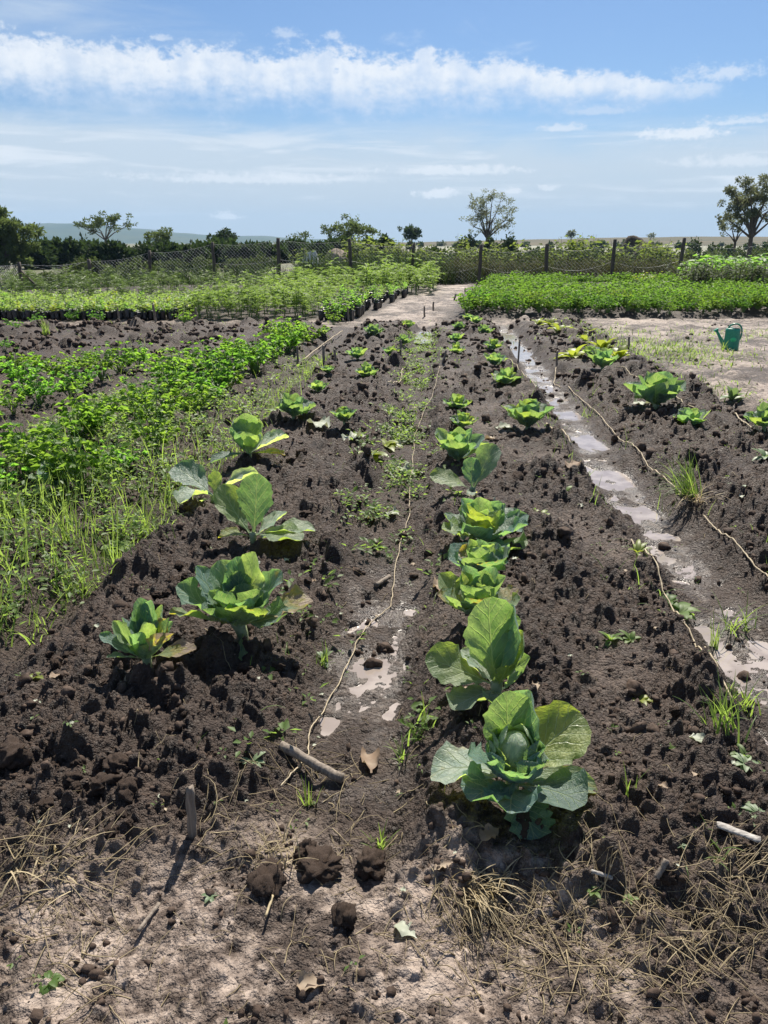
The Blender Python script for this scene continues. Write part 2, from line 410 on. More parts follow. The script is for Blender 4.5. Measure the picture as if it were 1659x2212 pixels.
def soil_material():
    m, B = newmat('soil')
    at = B.n('ShaderNodeAttribute', attribute_name='soil'); sp_ = B.n('ShaderNodeSeparateColor'); B.put(sp_.inputs[0], at.outputs['Color'])
    pale, green = sp_.outputs[0], sp_.outputs[2]
    g = B.n('ShaderNodeNewGeometry'); P = g.outputs['Position']
    wet = B.m('MINIMUM', B.m('MULTIPLY', sp_.outputs[1], B.mr(B.noise(P, 5.0, 4, 0.6), 0.42, 0.60, 0.15, 1.0)), 1.0)
    n1 = B.noise(P, 2.3, 4); n2 = B.noise(P, 22.0, 4, 0.65); n3 = B.noise(P, 150.0, 3, 0.7); n4 = B.noise(P, 420.0, 2, 0.6)
    dark = B.mix(B.mr(n2, 0.3, 0.7), (0.032, 0.0225, 0.0180, 1), (0.068, 0.048, 0.038, 1))
    dark = B.mix(B.mr(n1, 0.35, 0.7, 0.0, 0.5), dark, (0.095, 0.067, 0.051, 1))
    n6 = B.noise(P, 6.5, 4, 0.6)
    pal = B.mix(B.mr(B.m('ADD', B.m('MULTIPLY', n2, 0.5), B.m('MULTIPLY', n6, 0.5)), 0.36, 0.64), (0.165, 0.126, 0.103, 1), (0.37, 0.30, 0.25, 1))
    n0 = B.noise(P, 0.9, 5, 0.65, 0.4)
    pf = B.m('MULTIPLY', pale, B.mr(B.m('ADD', B.m('ADD', B.m('MULTIPLY', n1, 0.35), B.m('MULTIPLY', n2, 0.35)), B.m('MULTIPLY', n0, 0.5)), 0.53, 0.67, 0.10, 1.0))
    c = B.mix(pf, dark, pal)
    grit = B.mr(n3, 0.60, 0.75, 0.0, 0.30)
    c = B.mix(grit, c, (0.19, 0.145, 0.115, 1))
    wetc = B.mix(B.mr(n2, 0.3, 0.7), (0.034, 0.025, 0.020, 1), (0.10, 0.076, 0.060, 1))
    c = B.mix(B.m('MULTIPLY', wet, 0.85), c, wetc)
    gn = B.noise(P, 0.08, 4)
    grass = B.mix(B.mr(gn, 0.4, 0.62), (0.075, 0.090, 0.030, 1), (0.125, 0.110, 0.055, 1))
    c = B.mix(green, c, grass)
    rough = B.m('SUBTRACT', B.mr(n2, 0.2, 0.8, 0.48, 0.78), B.m('MULTIPLY', wet, B.mr(n1, 0.35, 0.6, 0.15, 0.30)))
    n5 = B.noise(P, 55.0, 3, 0.65)
    def vor(sc):
        w_ = B.n('ShaderNodeTexVoronoi'); w_.inputs['Scale'].default_value = sc; B.put(w_.inputs['Vector'], P); return w_.outputs['Distance']
    hsum = B.m('ADD', B.m('ADD', B.m('MULTIPLY', n3, 0.6), B.m('MULTIPLY', n4, 0.25)), B.m('SUBTRACT', B.m('MULTIPLY', n5, 1.0), B.m('ADD', B.m('MULTIPLY', vor(70.0), 0.8), B.m('MULTIPLY', vor(190.0), 0.4))))
    bd = B.n('ShaderNodeBump'); bd.inputs['Strength'].default_value = 1.0; B.put(bd.inputs['Height'], hsum)
    B.put(bd.inputs['Distance'], B.m('SUBTRACT', 0.016, B.m('MULTIPLY', B.m('MAXIMUM', wet, pf), 0.009)))
    finish(B, principled(B, c, rough, B.m('ADD', 0.27, B.m('MULTIPLY', wet, 0.35)), bd.outputs[0]))
    return m
M = {}
M['soil'] = soil_material()
M['clod'] = simple('clod_soil', (0.036, 0.024, 0.0175), (0.095, 0.066, 0.050), 30, 0.8, 0.2, 0.9, 0.008)
M['water'] = None
def water_material():
    m, B = newmat('muddy_water'); g = B.n('ShaderNodeNewGeometry')
    n = B.noise(g.outputs['Position'], 9, 3); n2 = B.noise(g.outputs['Position'], 45, 2)
    c = B.mix(B.mr(n, 0.35, 0.65), (0.25, 0.21, 0.185, 1), (0.34, 0.295, 0.265, 1))
    finish(B, principled(B, c, 0.10, 0.5, bump(B, n2, 0.04, 0.004))); return m
M['water'] = water_material()

def cabbage_material():
    m, B = newmat('cabbage_leaf')
    oi = B.n('ShaderNodeObjectInfo'); t = B.n('ShaderNodeTexCoord'); su = B.n('ShaderNodeSeparateXYZ'); B.put(su.inputs[0], t.outputs['UV'])
    u, v = su.outputs[0], su.outputs[1]
    un = B.m('SUBTRACT', u, 0.5); uu = B.m('MULTIPLY', B.m('ABSOLUTE', un), 2.0)
    side = B.m('MULTIPLY', B.m('GREATER_THAN', un, 0.0), 0.47)
    P = B.vec(u, v, B.m('MULTIPLY', oi.outputs['Random'], 37.0))
    n1 = B.noise(P, 5.0, 4); n2 = B.noise(P, 18.0, 5, 0.62)
    # ribs: a midrib, side ribs that leave it at an angle and fork towards the rim
    mid = B.mr(uu, B.m('ADD', 0.020, B.m('MULTIPLY', B.m('SUBTRACT', 1.0, v), 0.055)), 0.0)
    ph = B.m('ADD', B.m('SUBTRACT', B.m('MULTIPLY', v, 6.5), B.m('MULTIPLY', B.m('POWER', uu, 0.8), 2.6)), side)
    ph = B.m('ADD', ph, B.m('MULTIPLY', n1, 0.75))
    fr = B.m('ABSOLUTE', B.m('SUBTRACT', B.m('FRACT', ph), 0.5))
    vein = B.m('MULTIPLY', B.mr(fr, B.m('ADD', 0.10, B.m('MULTIPLY', uu, -0.05)), 0.0), B.mr(uu, 1.0, 0.55))
    ph2 = B.m('ADD', B.m('ADD', B.m('MULTIPLY', v, 15.0), B.m('MULTIPLY', uu, 7.0)), B.m('MULTIPLY', n1, 4.0))
    fr2 = B.m('ABSOLUTE', B.m('SUBTRACT', B.m('FRACT', ph2), 0.5))
    vein2 = B.m('MULTIPLY', B.mr(fr2, 0.10, 0.0), B.mr(uu, 0.15, 0.4, 0.0, 0.35))
    veins = B.m('MAXIMUM', B.m('MAXIMUM', mid, vein), vein2)
    base = B.mix(B.mr(n1, 0.3, 0.7), (0.095, 0.165, 0.125, 1), (0.175, 0.250, 0.185, 1))
    base = B.mix(1.0, base, oi.outputs['Color'], 'MULTIPLY')
    base = B.mix(B.m('MULTIPLY', veins, 0.72), base, (0.42, 0.52, 0.30, 1))
    tr = B.mix(B.mr(n1, 0.3, 0.7), (0.28, 0.48, 0.08, 1), (0.47, 0.66, 0.14, 1))
    tr = B.mix(1.0, tr, oi.outputs['Color'], 'MULTIPLY')
    tr = B.mix(B.m('MULTIPLY', veins, 0.75), tr, (0.60, 0.72, 0.18, 1))
    # withered rim: alpha of the object colour says how much
    wi = B.m('SUBTRACT', 1.0, oi.outputs['Alpha'])
    edge = B.m('MAXIMUM', uu, B.m('MULTIPLY', v, 1.0))
    wf = B.mr(B.m('ADD', B.m('ADD', edge, B.m('MULTIPLY', B.m('SUBTRACT', n1, 0.5), 1.3)), B.m('MULTIPLY', wi, 1.3)), 1.55, 1.75)
    wf = B.m('MULTIPLY', wf, B.m('GREATER_THAN', wi, 0.02))
    wy = B.mr(B.m('ADD', B.m('ADD', edge, B.m('MULTIPLY', B.m('SUBTRACT', n1, 0.5), 1.3)), B.m('MULTIPLY', wi, 1.3)), 1.25, 1.6)
    wy = B.m('MULTIPLY', wy, B.m('GREATER_THAN', wi, 0.02))
    base = B.mix(B.m('MULTIPLY', wy, 0.6), base, (0.36, 0.26, 0.03, 1)); tr = B.mix(B.m('MULTIPLY', wy, 0.8), tr, (0.66, 0.46, 0.02, 1))
    dry = B.mix(n2, (0.20, 0.13, 0.08, 1), (0.46, 0.37, 0.26, 1))
    base = B.mix(wf, base, dry); tr = B.mix(wf, tr, dry)
    tl = B.n('ShaderNodeBsdfTranslucent'); B.put(tl.inputs[0], tr)
    hgt = B.m('ADD', B.m('MULTIPLY', veins, 0.5), B.m('MULTIPLY', n2, 0.8))
    nb = bump(B, hgt, 0.65, 0.010)
    B.put(tl.inputs[1], nb)
    wax = principled(B, base, B.mr(n2, 0.3, 0.7, 0.36, 0.52), 0.6, nb)
    wp = wax.node; wp.inputs['Sheen Weight'].default_value = 0.32; wp.inputs['Sheen Roughness'].default_value = 0.35; wp.inputs['Sheen Tint'].default_value = (0.85, 0.95, 1.0, 1)
    mx = B.n('ShaderNodeMixShader'); mx.inputs[0].default_value = 0.44
    B.put(mx.inputs[1], wax); B.put(mx.inputs[2], tl.outputs[0])
    finish(B, mx.outputs[0]); return m
M['cabbage'] = cabbage_material()
M['cabbage_stem'] = simple('cabbage_stem', (0.16, 0.22, 0.11), (0.28, 0.30, 0.18), 30, 0.6)
M['dry_leaf'] = leafmat('dry_leaf', (0.22, 0.15, 0.10), (0.46, 0.38, 0.28), (0.40, 0.30, 0.16), 0.25, 0.7, 0.3, 25)
M['pale_leaf'] = leafmat('withered_pale_leaf', (0.30, 0.33, 0.24), (0.48, 0.50, 0.40), (0.40, 0.42, 0.22), 0.3, 0.55, 0.4, 20)
M['straw'] = leafmat('straw', (0.26, 0.205, 0.12), (0.52, 0.43, 0.27), (0.44, 0.35, 0.17), 0.25, 0.65, 0.3, 60)
M['celery'] = leafmat('celery_leaf', (0.070, 0.160, 0.028), (0.125, 0.24, 0.045), (0.34, 0.64, 0.08), 0.55, 0.5, 0.25, 6, True)
M['celery_stalk'] = leafmat('celery_stalk', (0.12, 0.22, 0.05), (0.18, 0.30, 0.08), (0.25, 0.42, 0.06), 0.2, 0.4, 0.4)
M['grass'] = leafmat('grass', (0.09, 0.165, 0.04), (0.18, 0.25, 0.075), (0.42, 0.60, 0.10), 0.5, 0.5, 0.3, 3)
M['weed'] = leafmat('weed_leaf', (0.085, 0.15, 0.04), (0.17, 0.24, 0.08), (0.40, 0.60, 0.10), 0.48, 0.5, 0.3, 7)
M['yellow_leaf'] = leafmat('yellow_green_leaf', (0.15, 0.21, 0.04), (0.26, 0.30, 0.06), (0.46, 0.54, 0.06), 0.5, 0.45, 0.4, 7)
M['grey_leaf'] = leafmat('grey_green_leaf', (0.13, 0.19, 0.10), (0.22, 0.29, 0.16), (0.24, 0.36, 0.10), 0.35, 0.5, 0.4, 7)
M['feather'] = leafmat('feathery_leaf', (0.075, 0.145, 0.028), (0.14, 0.22, 0.05), (0.36, 0.54, 0.07), 0.5, 0.5, 0.25, 1.2)
M['feather_dark'] = leafmat('dark_feathery_leaf', (0.05, 0.09, 0.024), (0.085, 0.13, 0.035), (0.17, 0.27, 0.04), 0.4, 0.5, 0.3, 1.2)
M['bush'] = leafmat('bush_leaf', (0.026, 0.048, 0.020), (0.048, 0.075, 0.028), (0.07, 0.115, 0.03), 0.3, 0.6, 0.1, 1.0)
M['tree'] = leafmat('tree_leaf', (0.06, 0.09, 0.035), (0.105, 0.14, 0.055), (0.17, 0.23, 0.06), 0.4, 0.6, 0.1, 1.0)
M['tree_grey'] = leafmat('grey_tree_leaf', (0.12, 0.14, 0.09), (0.17, 0.19, 0.12), (0.27, 0.30, 0.15), 0.4, 0.6, 0.1, 1.0)
M['scrub'] = leafmat('scrub_leaf', (0.045, 0.065, 0.03), (0.08, 0.105, 0.05), (0.12, 0.165, 0.045), 0.4, 0.6, 0.1, 1.0)
M['tall_grass'] = leafmat('tall_grass_blade', (0.022, 0.04, 0.014), (0.045, 0.065, 0.024), (0.06, 0.10, 0.022), 0.4, 0.5, 0.35, 0.8)
M['dry_stalk'] = leafmat('dry_stalk', (0.045, 0.05, 0.022), (0.085, 0.082, 0.04), (0.10, 0.105, 0.035), 0.35, 0.7, 0.08, 1.5)
M['sun_leaf'] = leafmat('broad_yellowish_leaf', (0.09, 0.135, 0.035), (0.15, 0.19, 0.05), (0.28, 0.37, 0.06), 0.45, 0.65, 0.05, 1.5)
M['bark'] = simple('bark', (0.07, 0.055, 0.045), (0.16, 0.13, 0.105), 9, 0.85, 0.2, 0.6, 0.02, (3, 3, 0.6))
M['wood'] = simple('weathered_wood', (0.13, 0.105, 0.085), (0.27, 0.225, 0.18), 40, 0.75, 0.3, 0.5, 0.004, (3, 3, 0.3))
M['dark_wood'] = simple('dark_post_wood', (0.06, 0.048, 0.04), (0.13, 0.105, 0.085), 12, 0.8, 0.25, 0.5, 0.02, (3, 3, 0.3))
M['pale_wood'] = simple('bleached_wood', (0.18, 0.165, 0.15), (0.46, 0.43, 0.39), 55, 0.7, 0.3, 0.5, 0.004, (1, 4, 4))
M['rope'] = simple('sisal_rope', (0.30, 0.245, 0.165), (0.50, 0.42, 0.29), 60, 0.75, 0.3, 0.5, 0.003)
M['bag'] = simple('black_polythene', (0.010, 0.010, 0.012), (0.03, 0.03, 0.034), 14, 0.33, 0.55, 0.5, 0.02)
M['wire'] = simple('galvanised_wire', (0.30, 0.31, 0.32), (0.45, 0.46, 0.47), 10, 0.45, 0.5, 0, 0.01)

# ================================================================== THE SETTING
# ------------------------------------------------------------------ ground: one sheet, fine near by, coarse to the horizon
def build_ground():
    ys = list(np.linspace(-14, 0.5, 22)); y = 0.78
    while y < 40: ys.append(y); y += max(0.0042, 0.00285 * y ** 1.2)
    while y < 5200: ys.append(y); y *= 1.085
    ys = np.array(ys)
    nin = 650; uin = np.linspace(-1, 1, nin)
    g = (np.arange(1, 19) / 18.0) ** 2.2; near = np.linspace(0.022, 1.2, 54)
    w = 0.52 * np.maximum(ys, 0) + 0.62; ext = 9 + 0.8 * np.maximum(ys, 0)
    off = np.concatenate([np.repeat(near[None], len(ys), 0), 1.2 + g[None] * ext[:, None]], 1)
    X = np.concatenate([-(w[:, None] + off[:, ::-1]), w[:, None] * uin[None], w[:, None] + off], 1)
    Y = np.repeat(ys[:, None], X.shape[1], 1)
    Z = height(X, Y)
    ny, nx = X.shape
    V = np.stack([X, Y, Z], 2).reshape(-1, 3)
    i = (np.arange(ny - 1)[:, None] * nx + np.arange(nx - 1)[None]).reshape(-1, 1)
    F = np.concatenate([i, i + 1, i + 1 + nx, i + nx], 1)
    xr, yr = X.ravel(), Y.ravel(); q = zones(xr, yr)
    pale = np.clip(np.maximum(q['path'], 0.25 * q['front'] + 1.1 * q['mud']) + 0.5 * q['B'] * ss(0.05, 0.4, perlin(xr / 0.6, yr / 0.8, 40)) * 0.5, 0, 1)
    pale = np.maximum(pale, 0.35 * sb(q['s'], -3.5, -3.15, 0.1) * sb(yr, 6, 12.6, 0.5))
    track = sb(yr, 38, 48, 3) * ss(-3, -7, xr) * (perlin(xr / 6, yr / 2.5, 77) > 0.05)
    pale = np.maximum(pale, track)
    green = ss(31.0, 34.0, yr) * (1 - 0.9 * track)
    shore = np.maximum(sb(q['s'], -0.5, 0.0, 0.08) * sb(yr, 1.9, 3.5, 0.2), sb(q['s'], 1.0, 1.52, 0.08) * sb(yr, 1.9, 15.5, 0.2)) * ss(-0.050, -0.068, Z.ravel())
    q['wet'] = np.maximum(q['wet'] * 0.8, 5.0 * shore)
    C = np.stack([pale, q['wet'], green, np.ones_like(pale)], 1)
    me = mesh_from('ground', V, F, True, colr=C)
    o = put('ground', me, M['soil']); tag(o, kind='structure')
build_ground()

# ------------------------------------------------------------------ water lying in the furrows
def water_strip(s0, s1, y0, y1, z, n=90):
    ys = np.linspace(y0, y1, n); V = []; F = []
    for k, y in enumerate(ys):
        t = k / (n - 1); e = math.sin(math.pi * min(max(t, 0.001), 0.999)) ** 0.35
        m_, hw = (s0 + s1) / 2 + 0.07 * y + 0.03 * math.sin(y * 5.1), (s1 - s0) / 2 * e
        V += [(m_ - hw, y, z), (m_, y, z), (m_ + hw, y, z)]
    for k in range(n - 1):
        a = k * 3; F += [(a, a + 1, a + 4, a + 3), (a + 1, a + 2, a + 5, a + 4)]
    return mesh_from('water', V, np.array(F))
for (s0, s1, y0, y1, z) in ((-0.50, 0.0, 2.0, 3.5, -0.069), (1.0, 1.52, 1.7, 15.5, -0.0675), (-0.5, -0.05, 12.8, 14.6, -0.05)):
    tag(put('water', water_strip(s0, s1, y0, y1, z), M['water']), kind='structure')

# ------------------------------------------------------------------ far hills and the low ridge
def land_strip(name, pts, depth, mat, seed):
    """pts: (u, v) of the skyline at distance depth; a rounded body of land below it"""
    us = np.linspace(pts[0][0], pts[-1][0], 90); vs = np.interp(us, [p[0] for p in pts], [p[1] for p in pts])
    X = np.array([AT(u, depth, 0) for u in us]); H = np.array([ZAT(v, depth) for v in vs]); H = np.maximum(H + 0.05 * H.max() * perlin(us / 60.0, us * 0 + 3.3, seed), -2)
    rows = []
    for t in np.linspace(0, 1, 14):
        zz = H * math.sin(t * math.pi / 2) ** 1.3 if t <= 1 else H
        yy = depth - (1 - t) * depth * 0.30
        rows.append(np.stack([X * yy / depth, np.full_like(X, yy), zz + 0.06 * H * perlin(us / 25.0, us * 0 + t * 6, seed + 1) * math.sin(t * math.pi)], 1))
    for t in np.linspace(0.15, 1, 6):
        yy = depth + t * depth * 0.3
        rows.append(np.stack([X * yy / depth, np.full_like(X, yy), H * (1 - t) ** 0.8 - 3 * t], 1))
    V = np.concatenate(rows); nx = len(us); ny = len(rows)
    i = (np.arange(ny - 1)[:, None] * nx + np.arange(nx - 1)[None]).reshape(-1, 1)
    o = put(name, mesh_from(name, V, np.concatenate([i, i + 1, i + 1 + nx, i + nx], 1)), mat); tag(o, kind='structure')
M['hill'] = simple('hill_fields', (0.03, 0.055, 0.03), (0.07, 0.085, 0.04), 0.004, 0.9, 0.1, 0, 0.1)
M['ridge'] = simple('ridge_fields', (0.07, 0.07, 0.04), (0.13, 0.105, 0.065), 0.02, 0.9, 0.1, 0, 0.1, (0.4, 3, 1))
land_strip('hills', [(-500, 478), (-200, 474), (0, 479), (120, 484), (180, 485), (330, 498), (430, 507), (540, 510), (640, 514), (760, 521), (860, 524)], 3600, M['hill'], 5)
land_strip('ridge', [(860, 524), (1000, 521), (1120, 518), (1300, 514), (1500, 511), (1659, 511), (1900, 510), (2300, 511)], 700, M['ridge'], 9)

# ================================================================== CABBAGES
def leaf_mesh(L, Wd, p0, p1, cup=0.7, wave=0.12, seed=0, pet=0.14, nx=11, ny=15, rag=0.05, twist=0.0, fold=0.0):
    """one leaf, growing from the origin along +X and upward by its pitch; sides cup towards the upper face"""
    r = np.random.default_rng(seed)
    v = np.linspace(0, 1, ny); pit = np.radians(p0 + (p1 - p0) * v ** 1.25)
    step = np.stack([np.cos(pit), np.zeros(ny), np.sin(pit)], 1) * (L / (ny - 1))
    C = np.vstack([[0, 0, 0], np.cumsum((step[:-1] + step[1:]) / 2, 0)])
    T = np.stack([np.cos(pit), np.zeros(ny), np.sin(pit)], 1); N = np.stack([-np.sin(pit), np.zeros(ny), np.cos(pit)], 1); S = np.tile([0.0, 1, 0], (ny, 1))
    tw = np.radians(twist) * v; S2 = S * np.cos(tw)[:, None] + N * np.sin(tw)[:, None]; N2 = N * np.cos(tw)[:, None] - S * np.sin(tw)[:, None]
    t = np.clip((v - pet) / (1 - pet), 0, 1)
    shp = np.where(v < pet, 0.10, 0.10 + 0.90 * np.sin(np.minimum(1, t * 1.75) * math.pi / 2) ** 0.85 * np.sqrt(np.maximum(1 - np.maximum(0, (t - 0.55) / 0.45) ** 2.3, 0)))
    shp[-1] = max(shp[-1], 0.16)
    u = np.linspace(-1, 1, nx); U, VV = np.meshgrid(u, v)
    ph = r.uniform(0, 6.28, 6)
    en = 1 + rag * (np.sin(VV * 23 + ph[0] + U) + np.sin(VV * 41 + ph[1]) + 0.7 * np.sin(VV * 67 + ph[2])) * (np.abs(U) > 0.9)
    hw = (Wd / 2 * shp)[:, None] * en
    ca = cup * (0.5 + 0.5 * VV) + fold * (1 - VV)
    ca = np.maximum(ca, 1e-3); phi = U * ca
    lat = hw * np.sin(phi) / ca; up_ = hw * (1 - np.cos(phi)) / ca
    wv = wave * Wd * 0.5 * np.abs(U) ** 2.2 * (np.sin(VV * 8 + ph[3] + 1.5 * np.sign(U)) + 0.7 * np.sin(VV * 17 + ph[4] - np.sign(U)) + 0.35 * np.sin(VV * 31 + ph[0]) + 0.25 * np.sin(VV * 43 + ph[1] + U)) * shp[:, None]
    cr = 0.018 * Wd * np.sin(VV * 21 - np.abs(U) * 9 + ph[5]) * (np.abs(U) > 0.05) * shp[:, None]
    rim = -0.10 * Wd * np.maximum(0, VV - 0.75) ** 2 * 4 * r.uniform(-0.3, 1.2)
    P = C[:, None] + S2[:, None] * lat[..., None] + N2[:, None] * (up_ + wv + cr + rim)[..., None]
    i = (np.arange(ny - 1)[:, None] * nx + np.arange(nx - 1)[None]).reshape(-1, 1)
    F = np.concatenate([i, i + 1, i + 1 + nx, i + nx], 1)
    UV = np.stack([(U * np.minimum(1, shp[:, None] * 1.05 + 0.0)) * 0.5 + 0.5, VV], 2).reshape(-1, 2)
    return mesh_from('leaf', P.reshape(-1, 3), F, True, uv=UV)
COL = {'n': (1, 1, 1, 1), 'blue': (0.85, 1.0, 1.25, 1), 'dark': (0.7, 0.8, 0.85, 1), 'light': (1.5, 1.35, 1.15, 1), 'yel': (1.5, 1.22, 0.55, 1),
       'pale': (2.6, 2.1, 2.3, 1), 'lime': (1.25, 1.12, 0.7, 1)}
def with_wither(c, w): return (c[0], c[1], c[2], 1.0 - w)
def add_leaf(root, az, L, Wd, p0, p1, cup=0.7, wave=0.12, colr='n', wither=0.0, z=0.0, r0=0.012, seed=None, name='leaf', label=None, mat=None, **kw):
    seed = random.randrange(10 ** 6) if seed is None else seed
    me = leaf_mesh(L, Wd, p0, p1, cup, wave, seed, **kw)
    a = R(az)
    c = COL[colr]
    j = random.uniform(0.88, 1.12)
    o = put(name, me, mat or M['cabbage'], root, (math.cos(a) * r0, math.sin(a) * r0, z), a, (c[0] * j, c[1] * j, c[2] * j, 1 - wither))
    if label: o['label'] = label
    return o
def add_stem(root, h, r=0.016, lean=(0, 0)):
    pts = [(0, 0, -0.05), (lean[0] * 0.3, lean[1] * 0.3, h * 0.4), (lean[0], lean[1], h)]
    V, F = tube(pts, [r * 0.9, r, r * 1.15], 8)
    put('stem', mesh_from('stem', V, F), M['cabbage_stem'], root)
def add_head(root, z, rx, hh, colr='light', wraps=4, a0=0):
    """a closed heart: overlapping wrapper leaves round an egg-shaped core"""
    th = np.linspace(0, math.pi, 12); ph = np.linspace(0, 2 * math.pi, 18, endpoint=False)
    V = [(rx * math.sin(t) ** 0.85 * math.cos(p) * (1 + 0.05 * math.sin(3 * p + 2 * t)), rx * math.sin(t) ** 0.85 * math.sin(p) * (1 + 0.05 * math.sin(3 * p)), z + hh * (0.5 - 0.5 * math.cos(t))) for t in th for p in ph]
    k = 18; F = np.array([(i * k + j, i * k + (j + 1) % k, (i + 1) * k + (j + 1) % k, (i + 1) * k + j) for i in range(11) for j in range(k)])
    uv = np.array([(0.5 + 0.45 * math.sin(p * 1.5), i / 11) for i, t in enumerate(th) for p in ph])
    put('head', mesh_from('head', V, F, True, uv=uv), M['cabbage'], root, color=COL[colr])
    for k in range(wraps):
        add_leaf(root, a0 + k * 95 + random.uniform(0, 30), hh * 1.3, rx * 2.3, 58, 132, 1.25, 0.05, colr, z=z - 0.01, r0=rx * 0.55, name='wrapper_leaf', pet=0.06)
def generic(root, L=0.2, n_out=7, n_mid=6, n_in=5, stemh=0.05, head=0.0, spread=0.0, cols=('n', 'blue', 'n', 'light'), seed=1, yel=0, res=(9, 12), wither=0.15, wide=0.72):
    random.seed(seed); kw = dict(nx=res[0], ny=res[1])
    n_out += 2; n_mid += 2; n_in += 1
    add_stem(root, stemh)
    a0 = random.uniform(0, 360)
    for k in range(n_out):
        c = random.choice(cols); w = 0.0
        if random.random() < wither: w = random.uniform(0.25, 0.6)
        add_leaf(root, a0 + k * 360 / n_out + random.uniform(-14, 14), L * random.uniform(0.85, 1.12), L * wide * random.uniform(0.85, 1.15), random.uniform(18, 40) - spread, random.uniform(15, 60) - spread * 1.6, random.uniform(0.5, 1.0), random.uniform(0.16, 0.30), c, w, z=stemh * 0.75, **kw)
    for k in range(n_mid):
        c = 'yel' if k < yel else random.choice(cols)
        add_leaf(root, a0 + 25 + k * 360 / max(n_mid, 1) + random.uniform(-14, 14), L * random.uniform(0.75, 0.98), L * wide * 0.85 * random.uniform(0.85, 1.1), random.uniform(48, 64) - spread * 0.5, random.uniform(62, 92) - spread * 0.5, random.uniform(0.7, 1.2), random.uniform(0.12, 0.22), c, 0, z=stemh * 0.95, **kw)
    for k in range(n_in):
        add_leaf(root, a0 + 50 + k * 360 / max(n_in, 1) + random.uniform(-20, 20), L * random.uniform(0.5, 0.68), L * 0.55, random.uniform(64, 78), random.uniform(80, 112), random.uniform(1.0, 1.6), 0.14, 'n' if k % 2 else 'light', 0, z=stemh, **kw)
    if head: add_head(root, stemh, head * 0.5, head * 1.15)

def cabbage_root(u, v, label, group, sink=0.0):
    x, y = GT(u, v)
    o = empty('cabbage_plant', (x, y, hz(x, y) - 0.012 - sink), 0.0)
    tag(o, label, 'cabbage', group); return o
GL, GM, GR = 'cabbages of the left bed', 'cabbages of the middle bed', 'cabbages of the right bed'

# --- middle bed, nearest: open plant with a pointed heart
c = cabbage_root(1105, 1728, 'nearest cabbage of the middle bed, with a pointed pale heart and big backlit leaves', GM)
add_stem(c, 0.09, 0.018)
add_leaf(c, 108, 0.235, 0.155, 72, 84, 0.45, 0.07, 'n', 0, z=0.09, nx=15, ny=20, seed=3)
add_leaf(c, 58, 0.235, 0.16, 66, 80, 0.95, 0.08, 'blue', 0, z=0.09, nx=13, ny=18, seed=4, twist=-35)
add_leaf(c, 24, 0.25, 0.175, 44, 22, 0.5, 0.07, 'yel', 0.12, z=0.085, nx=15, ny=20, seed=5, twist=38)
add_leaf(c, 172, 0.22, 0.165, 22, -32, 0.55, 0.12, 'pale', 0.25, z=0.085, nx=13, ny=18, seed=6, label='pale drooping leaf with a withered tip')
add_leaf(c, 3, 0.235, 0.085, 14, -38, 0.9, 0.10, 'light', 0.3, z=0.07, seed=7, twist=20)
add_leaf(c, 283, 0.155, 0.13, 8, -48, 0.5, 0.22, 'dark', 0, z=0.06, nx=13, ny=18, seed=8, rag=0.1)
add_leaf(c, 222, 0.17, 0.15, 30, -5, 0.9, 0.26, 'blue', 0, z=0.07, nx=13, ny=16, seed=9)
add_leaf(c, 258, 0.165, 0.15, 28, 0, 0.8, 0.22, 'blue', 0, z=0.07, nx=13, ny=16, seed=10)
add_leaf(c, 322, 0.20, 0.16, 25, -8, 0.7, 0.18, 'dark', 0, z=0.07, nx=13, ny=16, seed=11)
add_leaf(c, 196, 0.16, 0.13, 45, 35, 1.0, 0.22, 'blue', 0, z=0.085, seed=12)
for k, (a, cc) in enumerate(((35, 'blue'), (75, 'dark'), (128, 'light'), (160, 'light'), (345, 'dark'))):
    add_leaf(c, a, 0.145, 0.13, 55, 88, 1.15, 0.16, cc, 0, z=0.09, seed=20 + k)
for k, (a, cc, pp) in enumerate(((205, 'blue', 42), (178, 'light', 50), (248, 'blue', 34), (305, 'dark', 38), (340, 'blue', 48), (276, 'blue', 30))):
    add_leaf(c, a, 0.14, 0.135, pp, pp + 32, 1.2, 0.26, cc, 0, z=0.085, seed=30 + k, nx=13, ny=14)
add_head(c, 0.10, 0.046, 0.13, 'pale', 2, 40)
for k, (a, l) in enumerate(((255, 0.12), (236, 0.10), (275, 0.09))):
    add_leaf(c, a, l, 0.05, -35, -85, 1.2, 0.3, 'n', 0, z=0.04, seed=40 + k, name='dead_leaf', mat=M['dry_leaf'])

c = cabbage_root(1070, 1528, 'cabbage with one large round upright leaf, second nearest of the middle bed', GM)
add_stem(c, 0.07, 0.018)
add_leaf(c, 112, 0.285, 0.205, 72, 82, 0.4, 0.06, 'n', 0.08, z=0.06, nx=15, ny=20, seed=50)
add_leaf(c, 62, 0.26, 0.18, 64, 70, 1.25, 0.07, 'blue', 0, z=0.06, nx=13, ny=18, seed=51, twist=-30)
add_leaf(c, 30, 0.20, 0.14, 58, 75, 1.2, 0.08, 'lime', 0, z=0.05, seed=52)
add_leaf(c, 338, 0.17, 0.15, 40, 82, 1.1, 0.08, 'n', 0.15, z=0.04, seed=53)
add_leaf(c, 186, 0.25, 0.15, 32, 20, 0.5, 0.10, 'lime', 0.1, z=0.06, nx=13, ny=18, seed=54, twist=-48)
add_leaf(c, 222, 0.20, 0.13, 14, -6, 0.8, 0.18, 'light', 0.2, z=0.045, seed=55)
add_leaf(c, 265, 0.13, 0.11, 16, 10, 0.9, 0.16, 'light', 0, z=0.04, seed=56)
add_leaf(c, 200, 0.10, 0.06, 62, 85, 0.9, 0.12, 'yel', 0, z=0.07, seed=57)
add_leaf(c, 300, 0.085, 0.06, 60, 85, 0.9, 0.12, 'yel', 0, z=0.07, seed=58)
